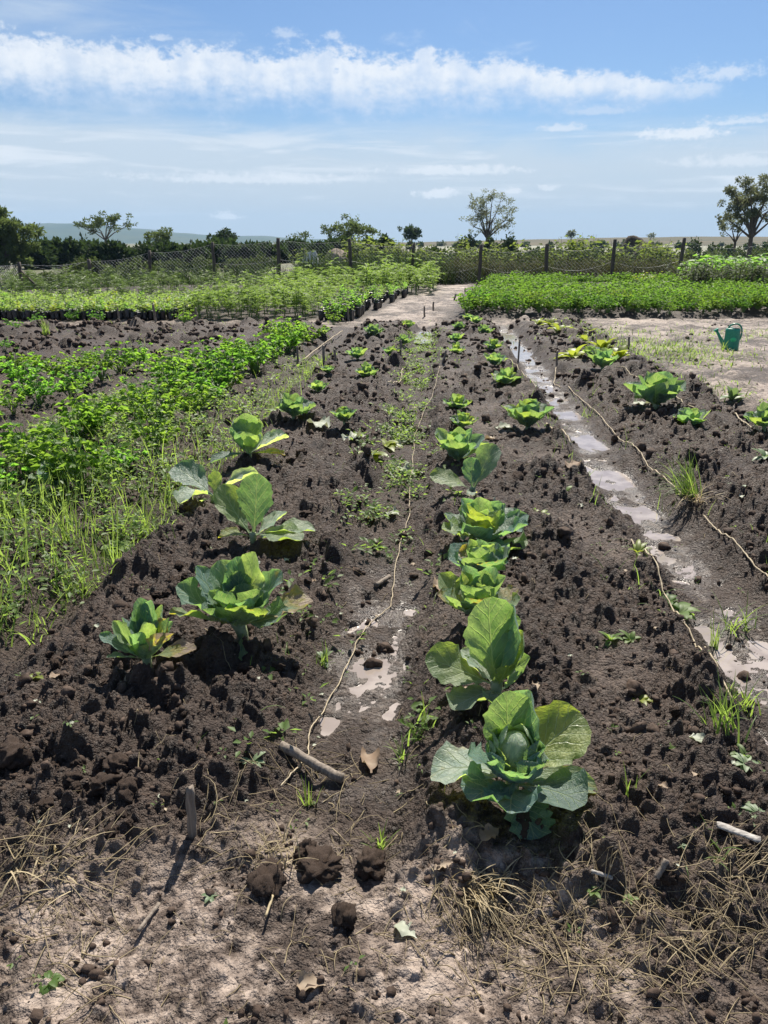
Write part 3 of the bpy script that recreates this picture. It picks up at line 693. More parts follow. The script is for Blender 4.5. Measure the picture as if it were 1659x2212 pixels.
add_leaf(c, 150, 0.15, 0.10, 45, 30, 0.7, 0.12, 'pale', 0, z=0.06, seed=59)
c = cabbage_root(1030, 1372, 'full leafy cabbage with veined leaf edges, third nearest of the middle bed', GM)
generic(c, 0.195, 7, 6, 6, 0.05, 0, -4, ('n', 'blue', 'n', 'lime'), 301, 1, (11, 15), 0.05)
c = cabbage_root(1035, 1266, 'compact grey green cabbage rosette, fourth nearest of the middle bed', GM)
generic(c, 0.185, 6, 6, 5, 0.04, 0.0, -12, ('blue', 'light', 'n'), 312, 0, (11, 15), 0.05)
c = cabbage_root(1045, 1182, 'wide open cabbage with yellowing inner leaves, fifth nearest of the middle bed', GM)
generic(c, 0.245, 8, 6, 4, 0.07, 0, 6, ('n', 'lime', 'n', 'blue'), 320, 3, (11, 15), 0.3)
c = cabbage_root(1020, 1075, 'cabbage of only three large leaves with a hole, in the middle bed', GM)
add_stem(c, 0.05)
add_leaf(c, 178, 0.26, 0.14, 28, 8, 0.5, 0.10, 'lime', 0.12, z=0.04, twist=-45, seed=70)
add_leaf(c, 42, 0.30, 0.17, 58, 52, 0.5, 0.10, 'n', 0.05, z=0.04, twist=25, seed=71)
add_leaf(c, 95, 0.19, 0.13, 62, 70, 0.9, 0.10, 'blue', 0, z=0.04, seed=72)
add_leaf(c, 260, 0.10, 0.07, 20, -30, 0.9, 0.2, 'pale', 0.4, z=0.03, seed=73)

# --- left bed
c = cabbage_root(322, 1466, 'small cabbage with many upright leaves and an orange withered leaf, nearest of the left bed', GL)
random.seed(77); add_stem(c, 0.05)
for k, (a, l, w, p, q, cc, wi) in enumerate(((75, .20, .11, 72, 84, 'blue', 0), (110, .21, .10, 70, 86, 'blue', 0), (45, .19, .10, 68, 78, 'light', 0), (150, .16, .08, 55, 62, 'blue', 0),
        (185, .17, .08, 38, 40, 'blue', 0), (215, .13, .07, 30, 15, 'n', 0), (170, .14, .07, 48, 52, 'light', 0), (10, .16, .12, 62, 74, 'pale', .55), (335, .15, .13, 50, 66, 'pale', .62),
        (0, .17, .10, 22, 6, 'yel', .7), (295, .10, .09, 50, 75, 'light', .3), (260, .10, .08, 55, 78, 'n', 0), (240, .12, .06, 45, 55, 'blue', 0), (130, .13, .07, 70, 80, 'light', 0), (90, .12, .07, 76, 90, 'n', 0))):
    add_leaf(c, a, l * 0.98, w * 0.78, p - 4, q - 2, 0.7, 0.20, cc, wi, z=0.045, seed=100 + k, nx=11, ny=14, pet=0.2, twist=(-28, 22, 0, 35)[k % 4])
for k in range(9):
    add_leaf(c, 20 + k * 41, 0.14 + 0.02 * (k % 3), 0.06, 52 + 9 * (k % 4), 62 + 8 * (k % 3), 0.9, 0.24, ('blue', 'light', 'n')[k % 3], 0, z=0.05, r0=0.02, seed=133 + k, pet=0.22, twist=(20, -30, 8)[k % 3])
add_leaf(c, 255, 0.13, 0.07, -10, -40, 1.2, 0.3, 'n', 0, z=0.03, seed=130, name='dead_leaf', mat=M['dry_leaf'])
c = cabbage_root(525, 1395, 'wide bowl shaped cabbage on a bare stem with a brown withered right leaf', GL)
random.seed(78); V, F = tube([(0.0, 0, -0.04), (0.0, 0.0, 0.05), (-0.02, 0.01, 0.10)], [0.024, 0.022, 0.03], 9); put('stem', mesh_from('stem', V, F), M['cabbage_stem'], c)
for k, (a, l, w, p, q, cc, wi) in enumerate(((182, .27, .17, 30, 46, 'dark', .12), (158, .27, .17, 42, 58, 'blue', 0), (130, .25, .17, 55, 66, 'n', 0), (100, .25, .16, 60, 70, 'blue', 0), (68, .27, .16, 62, 74, 'light', .15),
        (30, .24, .15, 48, 50, 'blue', .3), (5, .27, .19, 24, 12, 'light', .62), (340, .20, .16, 22, 25, 'dark', .2), (300, .16, .16, 35, 60, 'lime', .2), (262, .17, .17, 36, 66, 'lime', .15), (225, .19, .16, 30, 50, 'dark', 0), (200, .26, .13, 22, 18, 'lime', .35),
        (205, .16, .14, 55, 70, 'n', 0), (80, .15, .13, 66, 82, 'n', 0))):
    add_leaf(c, a, l, w * 0.88, p, q, 0.75, 0.22, cc, wi, z=0.085, seed=150 + k, nx=13, ny=17, rag=0.09, twist=(-15, 12, 0, 22)[k % 4])
for k in range(8):
    add_leaf(c, 10 + k * 46, 0.15 + 0.02 * (k % 3), 0.11, 45 + 8 * (k % 4), 62 + 9 * (k % 3), 0.9, 0.24, ('blue', 'n', 'dark')[k % 3], 0, z=0.09, r0=0.02, seed=400 + k, nx=11, ny=14, twist=(18, -20, 5)[k % 3])
add_leaf(c, 285, 0.17, 0.07, -30, -55, 0.9, 0.2, 'lime', 0.1, z=0.06, seed=170)
add_leaf(c, 235, 0.13, 0.06, -50, -80, 1.1, 0.3, 'n', 0, z=0.05, seed=171, name='dead_leaf', mat=M['dry_leaf'])
add_leaf(c, 300, 0.14, 0.06, -60, -75, 1.1, 0.3, 'n', 0, z=0.05, seed=172, name='dead_leaf', mat=M['dry_leaf'])
c = cabbage_root(548, 1188, 'sparse cabbage with a tall upright leaf and flat yellowish leaves to the right', GL)
add_stem(c, 0.07)
add_leaf(c, 80, 0.30, 0.185, 66, 78, 0.5, 0.08, 'dark', 0, z=0.06, nx=13, ny=18, seed=180)
add_leaf(c, 150, 0.29, 0.17, 45, 62, 0.5, 0.10, 'lime', 0.1, z=0.06, nx=13, ny=18, seed=181, twist=-25)
add_leaf(c, 335, 0.27, 0.19, 14, -8, 0.5, 0.14, 'lime', 0.1, z=0.06, nx=13, ny=18, seed=182)
add_leaf(c, 5, 0.30, 0.15, 16, -14, 0.6, 0.12, 'light', 0.1, z=0.06, seed=183)
add_leaf(c, 190, 0.16, 0.10, 24, -25, 0.9, 0.16, 'yel', 0.35, z=0.05, seed=184)
add_leaf(c, 30, 0.20, 0.11, 36, 20, 0.9, 0.14, 'pale', 0.2, z=0.05, seed=185)
add_leaf(c, 230, 0.15, 0.06, -20, -50, 1.2, 0.3, 'n', 0, z=0.03, seed=186, name='dead_leaf', mat=M['dry_leaf'])
c = cabbage_root(462, 1092, 'wilting cabbage with folded pale leaves beside the weedy celery', GL)
add_stem(c, 0.06)
add_leaf(c, 150, 0.31, 0.19, 34, 14, 0.5, 0.08, 'dark', 0, z=0.06, nx=13, ny=18, seed=190, twist=-30)
add_leaf(c, 225, 0.22, 0.17, 32, -40, 1.1, 0.14, 'pale', 0, z=0.06, nx=13, ny=18, seed=191)
add_leaf(c, 15, 0.28, 0.15, 36, 8, 1.3, 0.14, 'pale', 0, z=0.06, nx=13, ny=18, seed=192)
add_leaf(c, 80, 0.14, 0.09, 55, 70, 0.9, 0.14, 'lime', 0, z=0.06, seed=193)
add_leaf(c, 200, 0.17, 0.08, -5, -40, 1.0, 0.2, 'pale', 0.2, z=0.04, seed=194)
c = cabbage_root(540, 1008, 'round half closed cabbage with a pale leaf on the right, fifth of the left bed', GL)
random.seed(80); add_stem(c, 0.04)
for k, (a, l, w, p, q, cc, wi) in enumerate(((150, .25, .24, 50, 92, 'n', 0), (110, .27, .22, 60, 92, 'n', 0), (60, .24, .20, 55, 78, 'light', 0), (15, .28, .22, 30, 8, 'pale', .15), (200, .22, .20, 40, 82, 'blue', 0), (260, .19, .18, 45, 92, 'n', 0),
        (345, .25, .10, 8, -8, 'yel', .5), (215, .27, .12, 6, -20, 'dark', 0), (310, .18, .15, 40, 75, 'light', 0))):
    add_leaf(c, a, l, w, p, q, 1.05, 0.10, cc, wi, z=0.04, seed=200 + k, nx=11, ny=15)

# --- the smaller plants: a few patterns, each copied with all its leaves
P0 = []
for k, (nn, kw) in enumerate((('a', dict(L=0.2, n_out=8, n_mid=6, n_in=5, spread=-2, cols=('n', 'blue', 'dark'), wither=0.1)),
                              ('b', dict(L=0.2, n_out=8, n_mid=7, n_in=5, spread=-10, cols=('n', 'blue', 'lime'), head=0.09, wither=0.05)),
                              ('c', dict(L=0.2, n_out=7, n_mid=5, n_in=4, spread=4, cols=('lime', 'n', 'blue', 'n'), wither=0.3, yel=1)),
                              ('d', dict(L=0.2, n_out=7, n_mid=6, n_in=4, spread=-2, cols=('blue', 'light', 'n'), wither=0.0)))):
    o = empty('cabbage_plant'); generic(o, seed=400 + k, res=(9, 11), stemh=0.04, **kw); P0.append(o)
spots = [  # u, v at the base, width in view, pattern, turn, bed
    (635, 916, 92, 0, 20, 'L'), (744, 940, 62, 1, 70, 'L'), (688, 850, 48, 3, 110, 'L'), (708, 817, 36, 1, 10, 'L'), (793, 822, 56, 2, 50, 'L'), (772, 780, 52, 3, 200, 'L'),
    (845, 772, 42, 1, 250, 'L'), (872, 748, 40, 0, 30, 'L'), (807, 731, 46, 0, 80, 'L'), (881, 713, 34, 1, 140, 'L'), (700, 733, 32, 1, 60, 'L'), (640, 742, 42, 3, 300, 'L'), (655, 712, 30, 0, 0, 'L'),
    (990, 1003, 120, 3, 15, 'M'), (1000, 932, 62, 2, 90, 'M'), (988, 884, 66, 2, 170, 'M'), (1140, 932, 116, 1, 40, 'M'), (1092, 836, 72, 2, 220, 'M'), (1068, 795, 56, 3, 20, 'M'), (1066, 760, 44, 2, 120, 'M'),
    (985, 764, 42, 2, 0, 'M'), (986, 740, 38, 3, 200, 'M'), (992, 714, 32, 0, 90, 'M'), (1046, 727, 40, 0, 33, 'M'), (1028, 703, 34, 3, 66, 'M'), (1010, 692, 28, 1, 10, 'M'),
    (1415, 890, 138, 0, 100, 'R'), (1490, 926, 84, 3, 210, 'R'), (1648, 940, 96, 2, 30, 'R'), (1300, 806, 76, 3, 300, 'R'), (1275, 782, 48, 1, 100, 'R')]
kids = kids_of(P0); used = set()
look = {0: 'dark green spreading', 1: 'round firm headed', 2: 'yellowish green open', 3: 'blue green upright'}
rank = {}
for bed, start in (('L', 5), ('M', 6), ('R', 0)):
    for r_, q in enumerate(sorted([s_ for s_ in spots if s_[5] == bed], key=lambda s_: -s_[1])): rank[q] = r_ + start
beds = {'L': ('left bed', GL), 'M': ('middle bed', GM), 'R': ('right bed', GR)}
for q in spots:
    u, v, w, pt, rot, bed = q
    x, y = GT(u, v); axis = y * math.cos(R(PITCH)) + 1.45 * math.sin(R(PITCH))
    sc = (w / FPX * axis) / 0.36
    if pt in used: o = copy_tree(P0[pt], kids)
    else: o = P0[pt]; used.add(pt)
    o.location = (x, y, hz(x, y) - 0.015); o.rotation_euler.z = R(rot); o.scale = (sc, sc, sc * random.uniform(0.95, 1.15))
    nm, gp = beds[bed]
    tag(o, f'{look[pt]} cabbage, {ORD[rank[q]]} from the front in the {nm}', 'cabbage', gp)
for u, v, w in ((130, 1062, 120), (400, 832, 66)):
    o = copy_tree(P0[3], kids); x, y = GT(u, v); sc = w / FPX * (y * 0.944 + 0.47) / 0.36
    o.location = (x, y, hz(x, y)); o.scale = (sc,) * 3; o.rotation_euler.z = u
    tag(o, 'cabbage half hidden among weeds and celery at the left edge' if u < 200 else 'grey green cabbage growing among the celery rows', 'cabbage', 'cabbages among the celery')

# ================================================================== SMALLER PLANTS
def celery_proto(seed, n_st=11, H=0.3, lod=1.0):
    """stalks fanning out from a root, each with lobed leaflets"""
    global rng
    keep = rng; rng = np.random.default_rng(seed); r = rng
    st = MB(); lf = MB()
    for k in range(n_st):
        az = r.uniform(0, 6.28); tilt = r.uniform(0.1, 0.85); L = H * r.uniform(0.65, 1.15)
        pts = []; p = np.array([0.01 * math.cos(az), 0.01 * math.sin(az), -0.01])
        for j in range(5):
            pts.append(p.copy()); a = tilt * (0.6 + 0.22 * j); p = p + L / 4 * np.array([math.sin(a) * math.cos(az), math.sin(a) * math.sin(az), math.cos(a)])
        st.add(*tube(pts, np.linspace(0.005, 0.0018, 5), 4, cap=False))
        pts = np.array(pts); base = []; dirs = []; size = []
        for j, f in enumerate((0.55, 0.55, 0.78, 0.78, 1.0)):
            i = f * 4; i0 = min(int(i), 3); q = pts[i0] + (pts[i0 + 1] - pts[i0]) * (i - i0)
            out = np.array([math.cos(az), math.sin(az), 0.15]); sd_ = np.array([-math.sin(az), math.cos(az), 0.1]) * (1 if j % 2 else -1)
            dd = out if f == 1.0 else unit(0.55 * out + sd_)
            q2 = q + dd * 0.03
            for rot in (-0.75, -0.3, 0.3, 0.75, 0.0):
                e = np.array([dd[0] * math.cos(rot) - dd[1] * math.sin(rot), dd[0] * math.sin(rot) + dd[1] * math.cos(rot), dd[2] + r.uniform(-0.35, 0.25)])
                base.append(q2); dirs.append(e); size.append((0.056 if rot == 0 else 0.045) * r.uniform(0.75, 1.25) * H / 0.3)
        size = np.array(size); lf.add(*leaf_faces(np.array(base), np.array(dirs), size, size * 0.62, 0.16, up=unit(np.array([0, 0, 1.0]) + 1.1 * rand_dirs(len(base)))))
    rng = keep
    return st.mesh('stalks'), lf.mesh('leaves', smooth=False)
CEL = [celery_proto(500 + k, 12 + k, 0.27 + 0.02 * k) for k in range(5)]
def celery(x, y, sc, label, group, tint=(1, 1, 1, 1)):
    o = empty('celery_plant', (x, y, hz(x, y) - 0.01), random.uniform(0, 6.28)); o.scale = (sc, sc, sc)
    tag(o, label, 'celery', group)
    st, lf = random.choice(CEL)
    put('stalks', st, M['celery_stalk'], o); put('leaves', lf, M['celery'], o, color=tint)
random.seed(21)
def tint():
    k = random.random(); g = random.uniform(0.8, 1.2)
    return (g * (1.5 if k > 0.96 else random.uniform(0.85, 1.2)), g * (1.1 if k > 0.96 else 1.0), g * 0.8, 1)
for row, (s0, y0, y1, lab) in enumerate(((-2.25, 4.6, 12.4, 'bright celery plant in the row next to the left cabbages'), (-2.80, 4.4, 11.8, 'bright celery plant in the second row from the cabbages'),
                                         (-3.85, 5.2, 10.8, 'bright celery plant in the third row from the cabbages'), (-4.40, 6.0, 10.6, 'bright celery plant in the outermost left row'))):
    y = y0; k_ = 0
    while y < y1:
        if random.random() < (0.92 if y < 8.5 or row in (0, 2) else 0.8):
            s_ = s0 + random.uniform(-0.16, 0.16)
            celery(s_ + 0.07 * y, y, random.uniform(0.85, 1.3), lab.replace('celery plant', 'celery plant, ' + ORD[min(k_, 19)] + ' from the near end,'), 'celery plants in the left rows', tint()); k_ += 1
        y += random.uniform(0.34, 0.62)
for u, v in ((35, 812), (75, 806), (345, 690), (400, 700), (600, 735), (625, 760), (670, 745), (720, 700), (735, 692)):
    x, y = GT(u, v); celery(x, y, random.uniform(0.8, 1.1), 'small celery clump at the edge of the dark tilled ground', 'stray celery clumps', tint())
# the thick bed on the far right: the front plants one by one, the rest as one mass
n = 0; rest = MB(); y = 17.15; lastlf = [np.array([v.co for v in p[1].vertices]) for p in CEL]; lastF = [np.array([f.vertices[:] for f in p[1].polygons]) for p in CEL]
while y < 30.3:
    xl = 1.75 + 0.19 * (y - 17) + random.uniform(-0.1, 0.1); x = xl
    while x < 0.55 * y + 2.0:
        patch = 24.8 < y < 29 and 5.6 + 0.12 * (y - 25) < x < 9.3
        if not patch and random.random() < 0.94:
            xx, yy = x + random.uniform(-0.08, 0.08), y + random.uniform(-0.1, 0.1)
            if n < 270:
                celery(xx, yy, random.uniform(0.85, 1.25), 'dense green celery plant along the front of the far right bed', 'celery plants in the far right bed', tuple(0.72 * q_ for q_ in tint()[:3]) + (1,)); n += 1
            else:
                k = random.randrange(5); a = random.uniform(0, 6.28); sc = random.uniform(0.85, 1.3); Q = lastlf[k] * sc
                V = np.stack([Q[:, 0] * math.cos(a) - Q[:, 1] * math.sin(a) + xx, Q[:, 0] * math.sin(a) + Q[:, 1] * math.cos(a) + yy, Q[:, 2] + 0.06], 1)
                F_ = lastF[k]; V = V.reshape(-1, 4, 3)[np.arange(random.randrange(2), len(V) // 4, 2)]; e_ = V.mean(1, keepdims=True); V = (e_ + (V - e_) * 1.3).reshape(-1, 3)
                b_ = (np.arange(len(V) // 4) * 4)[:, None]; rest.add(V, np.concatenate([b_ + np.array([[0, 1, 2]]), b_ + np.array([[0, 2, 3]])]))
        x += random.uniform(0.26, 0.38)
    y += 0.30 + 0.012 * (y - 17)
o = put('celery_bed', rest.mesh('celery_bed', False), M['celery'], color=(0.75, 0.72, 0.62, 1)); tag(o, 'thick green celery filling the far right bed', 'celery', kind='stuff')

# ------------------------------------------------------------------ weeds and grass on the left
def scatter(n, fs, fy):
    """points from s (across the beds) and y"""
    y = fy(n); s_ = fs(n); return s_ + 0.07 * y, y
def onland(x, y, dz=0.0): return np.stack([x, y, height(x, y) + dz], 1)
rng = np.random.default_rng(31)
W1 = MB()
x, y = scatter(2600, lambda n: rng.uniform(-3.3, -1.62, n), lambda n: 2.8 + 3.8 * rng.random(n) ** 1.3)
m = rng.random(len(x)) < ss(-0.5, 0.3, perlin(x / 0.35, y / 0.35, 130)) * np.where(y < 5.2, 1, 0.6); x, y = x[m], y[m]
tall = rng.random(len(x)) ** 3
W1.add(*blades(onland(x, y, -0.01), 0.09 + 0.26 * tall, rng.uniform(0.05, 0.6, len(x)), 0.004 + 0.004 * tall))
x, y = scatter(560, lambda n: rng.uniform(-2.6, -1.62, n), lambda n: 2.85 + 1.9 * rng.random(n)); m = rng.random(len(x)) < ss(-0.1, 0.35, perlin(x / 0.22, y / 0.22, 138)); x, y = x[m], y[m]
W1.add(*blades(onland(x, y, -0.01), rng.uniform(0.16, 0.34, len(x)), rng.uniform(0.03, 0.4, len(x)), 0.006))
x, y = scatter(1100, lambda n: rng.uniform(-4.9, -1.4, n), lambda n: rng.uniform(5, 11.5, n))
m = rng.random(len(x)) < ss(-0.2, 0.35, perlin(x / 0.5, y / 0.5, 131)); x, y = x[m], y[m]
W1.add(*blades(onland(x, y, -0.01), rng.uniform(0.06, 0.2, len(x)), rng.uniform(0.1, 0.8, len(x)), 0.007))
# along the edge of the left cabbages and in the furrow
x, y = scatter(2600, lambda n: rng.normal(-1.66, 0.14, n), lambda n: rng.uniform(3.2, 11, n))
W1.add(*blades(onland(x, y, -0.01), rng.uniform(0.04, 0.13, len(x)), rng.uniform(0.1, 0.9, len(x)), 0.005))
o = put('grass', W1.mesh('grass', True), M['grass']); tag(o, 'long thin grass growing wild among the celery on the left', 'grass', kind='stuff')
W2 = MB()
def ground_leaves(mb, x, y, per, size, spread, zr, wr=0.55):
    P = np.repeat(onland(x, y, 0.0), per, 0); n = len(P); d_ = rand_dirs(n, -0.1, 0.75)
    P = P + d_ * rng.uniform(0, spread, n)[:, None] + np.stack([0 * d_[:, 0], 0 * d_[:, 0], rng.uniform(zr[0], zr[1], n)], 1)
    L = size * rng.uniform(0.6, 1.4, n); mb.add(*leaf_faces(P, d_, L, L * wr, 0.14))
x, y = scatter(1500, lambda n: rng.uniform(-3.4, -1.6, n), lambda n: 2.9 + 5.0 * rng.random(n) ** 1.1)
m = rng.random(len(x)) < ss(-0.45, 0.3, perlin(x / 0.4, y / 0.4, 133)); ground_leaves(W2, x[m], y[m], 11, 0.034, 0.07, (0.0, 0.14))
x, y = scatter(420, lambda n: rng.uniform(-4.9, -1.5, n), lambda n: rng.uniform(6.5, 11.5, n))
m = rng.random(len(x)) < ss(-0.2, 0.4, perlin(x / 0.5, y / 0.5, 134)); ground_leaves(W2, x[m], y[m], 8, 0.045, 0.08, (0.0, 0.08))
o = put('leafy_weeds', W2.mesh('leafy_weeds', False), M['weed']); tag(o, 'low leafy weeds covering the ground on the left', 'weeds', kind='stuff')
W3 = MB()
x, y = scatter(1700, lambda n: rng.normal(-0.27, 0.16, n), lambda n: rng.uniform(1.9, 14, n))
m = rng.random(len(x)) < ss(-0.1, 0.4, perlin(x / 0.3, y / 0.3, 135)) * np.where((y < 3.5) & (np.abs(x - 0.07 * y + 0.25) < 0.17), 0.03, 1.0); x, y = x[m], y[m]; ground_leaves(W3, x, y, 7, 0.034, 0.06, (0.0, 0.04))
x2, y2 = scatter(2300, lambda n: rng.normal(-0.27, 0.17, n), lambda n: rng.uniform(1.8, 14, n))
m = rng.random(len(x2)) < ss(0.0, 0.4, perlin(x2 / 0.3, y2 / 0.3, 136)) * np.where((y2 < 3.5) & (np.abs(x2 - 0.07 * y2 + 0.25) < 0.17), 0.05, 1.0); W3.add(*blades(onland(x2[m], y2[m], -0.005), rng.uniform(0.03, 0.1, m.sum()), rng.uniform(0.2, 1.0, m.sum()), 0.0035, seg=3))
x, y = scatter(520, lambda n: rng.uniform(-1.5, 2.8, n), lambda n: rng.uniform(1.0, 12, n)); ground_leaves(W3, x, y, 4, 0.014, 0.02, (0.0, 0.01))
x2, y2 = scatter(700, lambda n: np.where(rng.random(n) < 0.6, rng.normal(0.93, 0.09, n), rng.normal(1.55, 0.10, n)), lambda n: rng.uniform(1.5, 9, n))
m = rng.random(len(x2)) < ss(0.05, 0.45, perlin(x2 / 0.3, y2 / 0.4, 137)); W3.add(*blades(onland(x2[m], y2[m], -0.005), rng.uniform(0.05, 0.16, m.sum()), rng.uniform(0.15, 0.9, m.sum()), 0.004, seg=3))
o = put('furrow_weeds', W3.mesh('furrow_weeds', False), M['weed']); tag(o, 'thin grass and tiny seedlings along the furrows', 'weeds', kind='stuff')
W4 = MB()
x = rng.uniform(3.2, 9, 2600); y = rng.uniform(9.5, 16.2, 2600); m = rng.random(2600) < ss(0.0, 0.4, perlin(x / 1.2, y / 0.9, 140))
W4.add(*blades(onland(x[m], y[m], -0.01), rng.uniform(0.05, 0.14, m.sum()), rng.uniform(0.5, 1.3, m.sum()), 0.008, seg=3))
x = rng.uniform(-9, 4, 1500); y = rng.uniform(12.5, 16.6, 1500); m = rng.random(1500) < ss(0.12, 0.5, perlin(x / 0.9, y / 0.6, 141))
W4.add(*blades(onland(x[m], y[m], -0.01), rng.uniform(0.05, 0.16, m.sum()), rng.uniform(0.3, 1.0, m.sum()), 0.01, seg=3))
x = rng.normal(4.1, 0.6, 2200); y = rng.normal(11.6, 0.8, 2200)
W4.add(*blades(onland(x, y, -0.01), rng.uniform(0.06, 0.16, 2200), rng.uniform(0.3, 1.2, 2200), 0.012, seg=3))
x = np.concatenate([rng.normal(3.9, 0.5, 500), rng.normal(6.2, 0.8, 500), rng.normal(3.6, 0.2, 300)]); y = np.concatenate([rng.normal(14.5, 0.6, 500), rng.normal(13.8, 0.5, 500), rng.normal(8.6, 0.5, 300)])
W4.add(*blades(onland(x, y, -0.01), rng.uniform(0.06, 0.13, 1300), rng.uniform(0.3, 1.2, 1300), 0.013, seg=3))
o = put('path_grass', W4.mesh('path_grass', False), M['grass']); tag(o, 'trampled grass on the muddy path and bed ends', 'grass', kind='stuff')

# ------------------------------------------------------------------ dry straw on the trampled ground in front
def strands(P, L, az, curl, r, lift):
    """thin bent stalks lying on the land"""
    mb = MB()
    for p, l, a, c_, rr, lf in zip(P, L, az, curl, r, lift):
        pts = []; x, y = p; n_ = 6
        for k in range(n_):
            pts.append((x, y)); x += l / (n_ - 1) * math.cos(a); y += l / (n_ - 1) * math.sin(a); a += c_ / (n_ - 1)
        pts = np.array(pts); z = height(pts[:, 0], pts[:, 1]); z = np.maximum(z, np.interp(np.arange(n_), [0, n_ - 1], [z[0], z[-1]]))
        z = z + rr + lf * np.sin(np.linspace(0, math.pi * 0.9, n_))
        mb.add(*tube(np.column_stack([pts, z]), np.linspace(rr, rr * 0.5, n_), 3, cap=False))
    return mb
random.seed(41); rng = np.random.default_rng(41)
PP = []; LL = []; AA = []
def tangle(u, v, ru, rv, n, l0, l1, spread=6.28, a0=0.0):
    for _ in range(n):
        uu, vv = random.gauss(u, ru), random.gauss(v, rv)
        if vv > 2500 or vv < 700: continue
        PP.append(GT(uu, vv)); LL.append(random.uniform(l0, l1)); AA.append(a0 + random.uniform(-spread / 2, spread / 2))
tangle(1290, 2000, 170, 75, 210, 0.02, 0.17)
tangle(1420, 2060, 150, 60, 120, 0.02, 0.15)
tangle(1010, 1920, 45, 25, 60, 0.06, 0.16, 1.4, -0.9)
tangle(1060, 1990, 120, 60, 120, 0.03, 0.12)
tangle(60, 1880, 80, 40, 70, 0.05, 0.2, 2.2, 0.4)
tangle(130, 1990, 90, 60, 60, 0.03, 0.12)
tangle(200, 2120, 60, 40, 22, 0.05, 0.16)
tangle(590, 1860, 55, 20, 45, 0.04, 0.13)
tangle(690, 1680, 70, 45, 55, 0.04, 0.16)
tangle(480, 1760, 50, 40, 16, 0.05, 0.15, 1.2, 0.9)
tangle(740, 1800, 140, 60, 55, 0.03, 0.12)
tangle(800, 2050, 380, 110, 170, 0.015, 0.09)
tangle(1560, 1880, 70, 40, 60, 0.05, 0.18, 2.0, 0.4)
tangle(1590, 2000, 60, 50, 70, 0.03, 0.13)
tangle(800, 1500, 420, 200, 110, 0.015, 0.08)
tangle(900, 1000, 150, 120, 50, 0.04, 0.15)
tangle(1450, 1000, 120, 120, 50, 0.04, 0.16)
tangle(1500, 770, 130, 20, 120, 0.1, 0.3)
tangle(280, 720, 260, 20, 60, 0.1, 0.4)
mb = strands(PP, LL, AA, [random.gauss(0, 0.3) if random.random() < 0.75 else random.gauss(0, 1.4) for _ in PP], [0.0006 + 0.0016 * random.random() ** 2 for _ in PP], [random.uniform(-0.004, 0.012) for _ in PP])
o = put('dry_grass', mb.mesh('dry_grass'), M['straw']); tag(o, 'dry straw and dead grass lying on the trampled ground', 'straw', kind='stuff')

# ------------------------------------------------------------------ crumbs and clods of earth
def ico(sub):
    import bmesh
    b = bmesh.new(); bmesh.ops.create_icosphere(b, subdivisions=sub, radius=1.0)
    b.verts.ensure_lookup_table(); V = np.array([v.co[:] for v in b.verts]); F = np.array([[v.index for v in f.verts] for f in b.faces]); b.free(); return V, F
IV, IF = ico(1)
rng = np.random.default_rng(51)
N = 16000
y = 0.95 * (9.0 / 0.95) ** rng.random(N); x = rng.uniform(-1, 1, N) * (0.52 * y + 0.5)
q = zones(x, y); t = tilled(q) + 0.35 * q['front'] + 0.25 * q['wet']
m = rng.random(N) < np.clip(t, 0.1, 1) * (0.05 + 1.1 * ss(-0.1, 0.4, perlin(x / 0.25, y / 0.25, 150))); x, y = x[m], y[m]; n = len(x)
rad = (0.0028 + 0.0095 * rng.random(n) ** 3.0) * (1 + 0.10 * y)
sc = rad[:, None] * rng.uniform(0.65, 1.25, (n, 3))
P = onland(x, y); P[:, 2] += rad * 0.1
V = IV[None] * (1 + 0.28 * rng.standard_normal((n, len(IV), 1)).clip(-1.5, 1.5)) * sc[:, None] + P[:, None]
F = (IF[None] + (np.arange(n) * len(IV))[:, None, None]).reshape(-1, 3)
o = put('soil_crumbs', mesh_from('soil_crumbs', V.reshape(-1, 3), F, False), M['clod']); tag(o, 'loose crumbs of dark soil scattered over the beds', 'soil', kind='stuff')
IV2, IF2 = ico(2)
N = 26000; y = 2.0 + 13.6 * rng.random(N) ** 1.15; x = rng.uniform(-1, 1, N) * (0.52 * y + 0.6); q = zones(x, y); t = np.maximum.reduce([q['A'], 0.8 * q['B'], q['C'], 1.3 * q['F'], 0.5 * q['D'], 0.5 * q['E'], 0.6 * sb(q['s'], -0.6, 0.1, 0.1), 0.45 * q['wet']])
m = rng.random(N) < 0.75 * t * (0.15 + 0.85 * ss(-0.15, 0.35, perlin(x / 0.5, y / 0.5, 152))) * (0.30 + 0.70 * ss(4, 8, y)); x, y = x[m], y[m]; n = len(x)
rad = (0.007 + 0.030 * rng.random(n) ** 2.4) * (0.65 + 0.06 * y); P = onland(x, y); P[:, 2] += rad * (0.05 + 0.25 * ss(5, 9, y))
V = IV2[None] * (1 + 0.24 * rng.standard_normal((n, len(IV2), 1)).clip(-1.6, 1.6)) * (rad[:, None] * rng.uniform(0.65, 1.25, (n, 3)))[:, None] + P[:, None]
o = put('tilled_earth', mesh_from('tilled_earth', V.reshape(-1, 3), (IF2[None] + (np.arange(n) * len(IV2))[:, None, None]).reshape(-1, 3), False), M['clod']); tag(o, 'broken dark earth lying thickly on the tilled beds', 'soil', kind='stuff')
N = 1100; y = rng.uniform(6.8, 16.8, N); x = rng.uniform(3.0, 9.2, N); m = rng.random(N) < 0.08 + 0.92 * ss(0.05, 0.45, perlin(x / 0.9, y / 0.7, 151)); x, y = x[m], y[m]; n = len(x)
rad = 0.008 + 0.03 * rng.random(n) ** 2.5; P = onland(x, y)
V = IV[None] * (1 + 0.28 * rng.standard_normal((n, len(IV), 1)).clip(-1.5, 1.5)) * (rad[:, None] * rng.uniform(0.6, 1.3, (n, 3)))[:, None] + P[:, None]
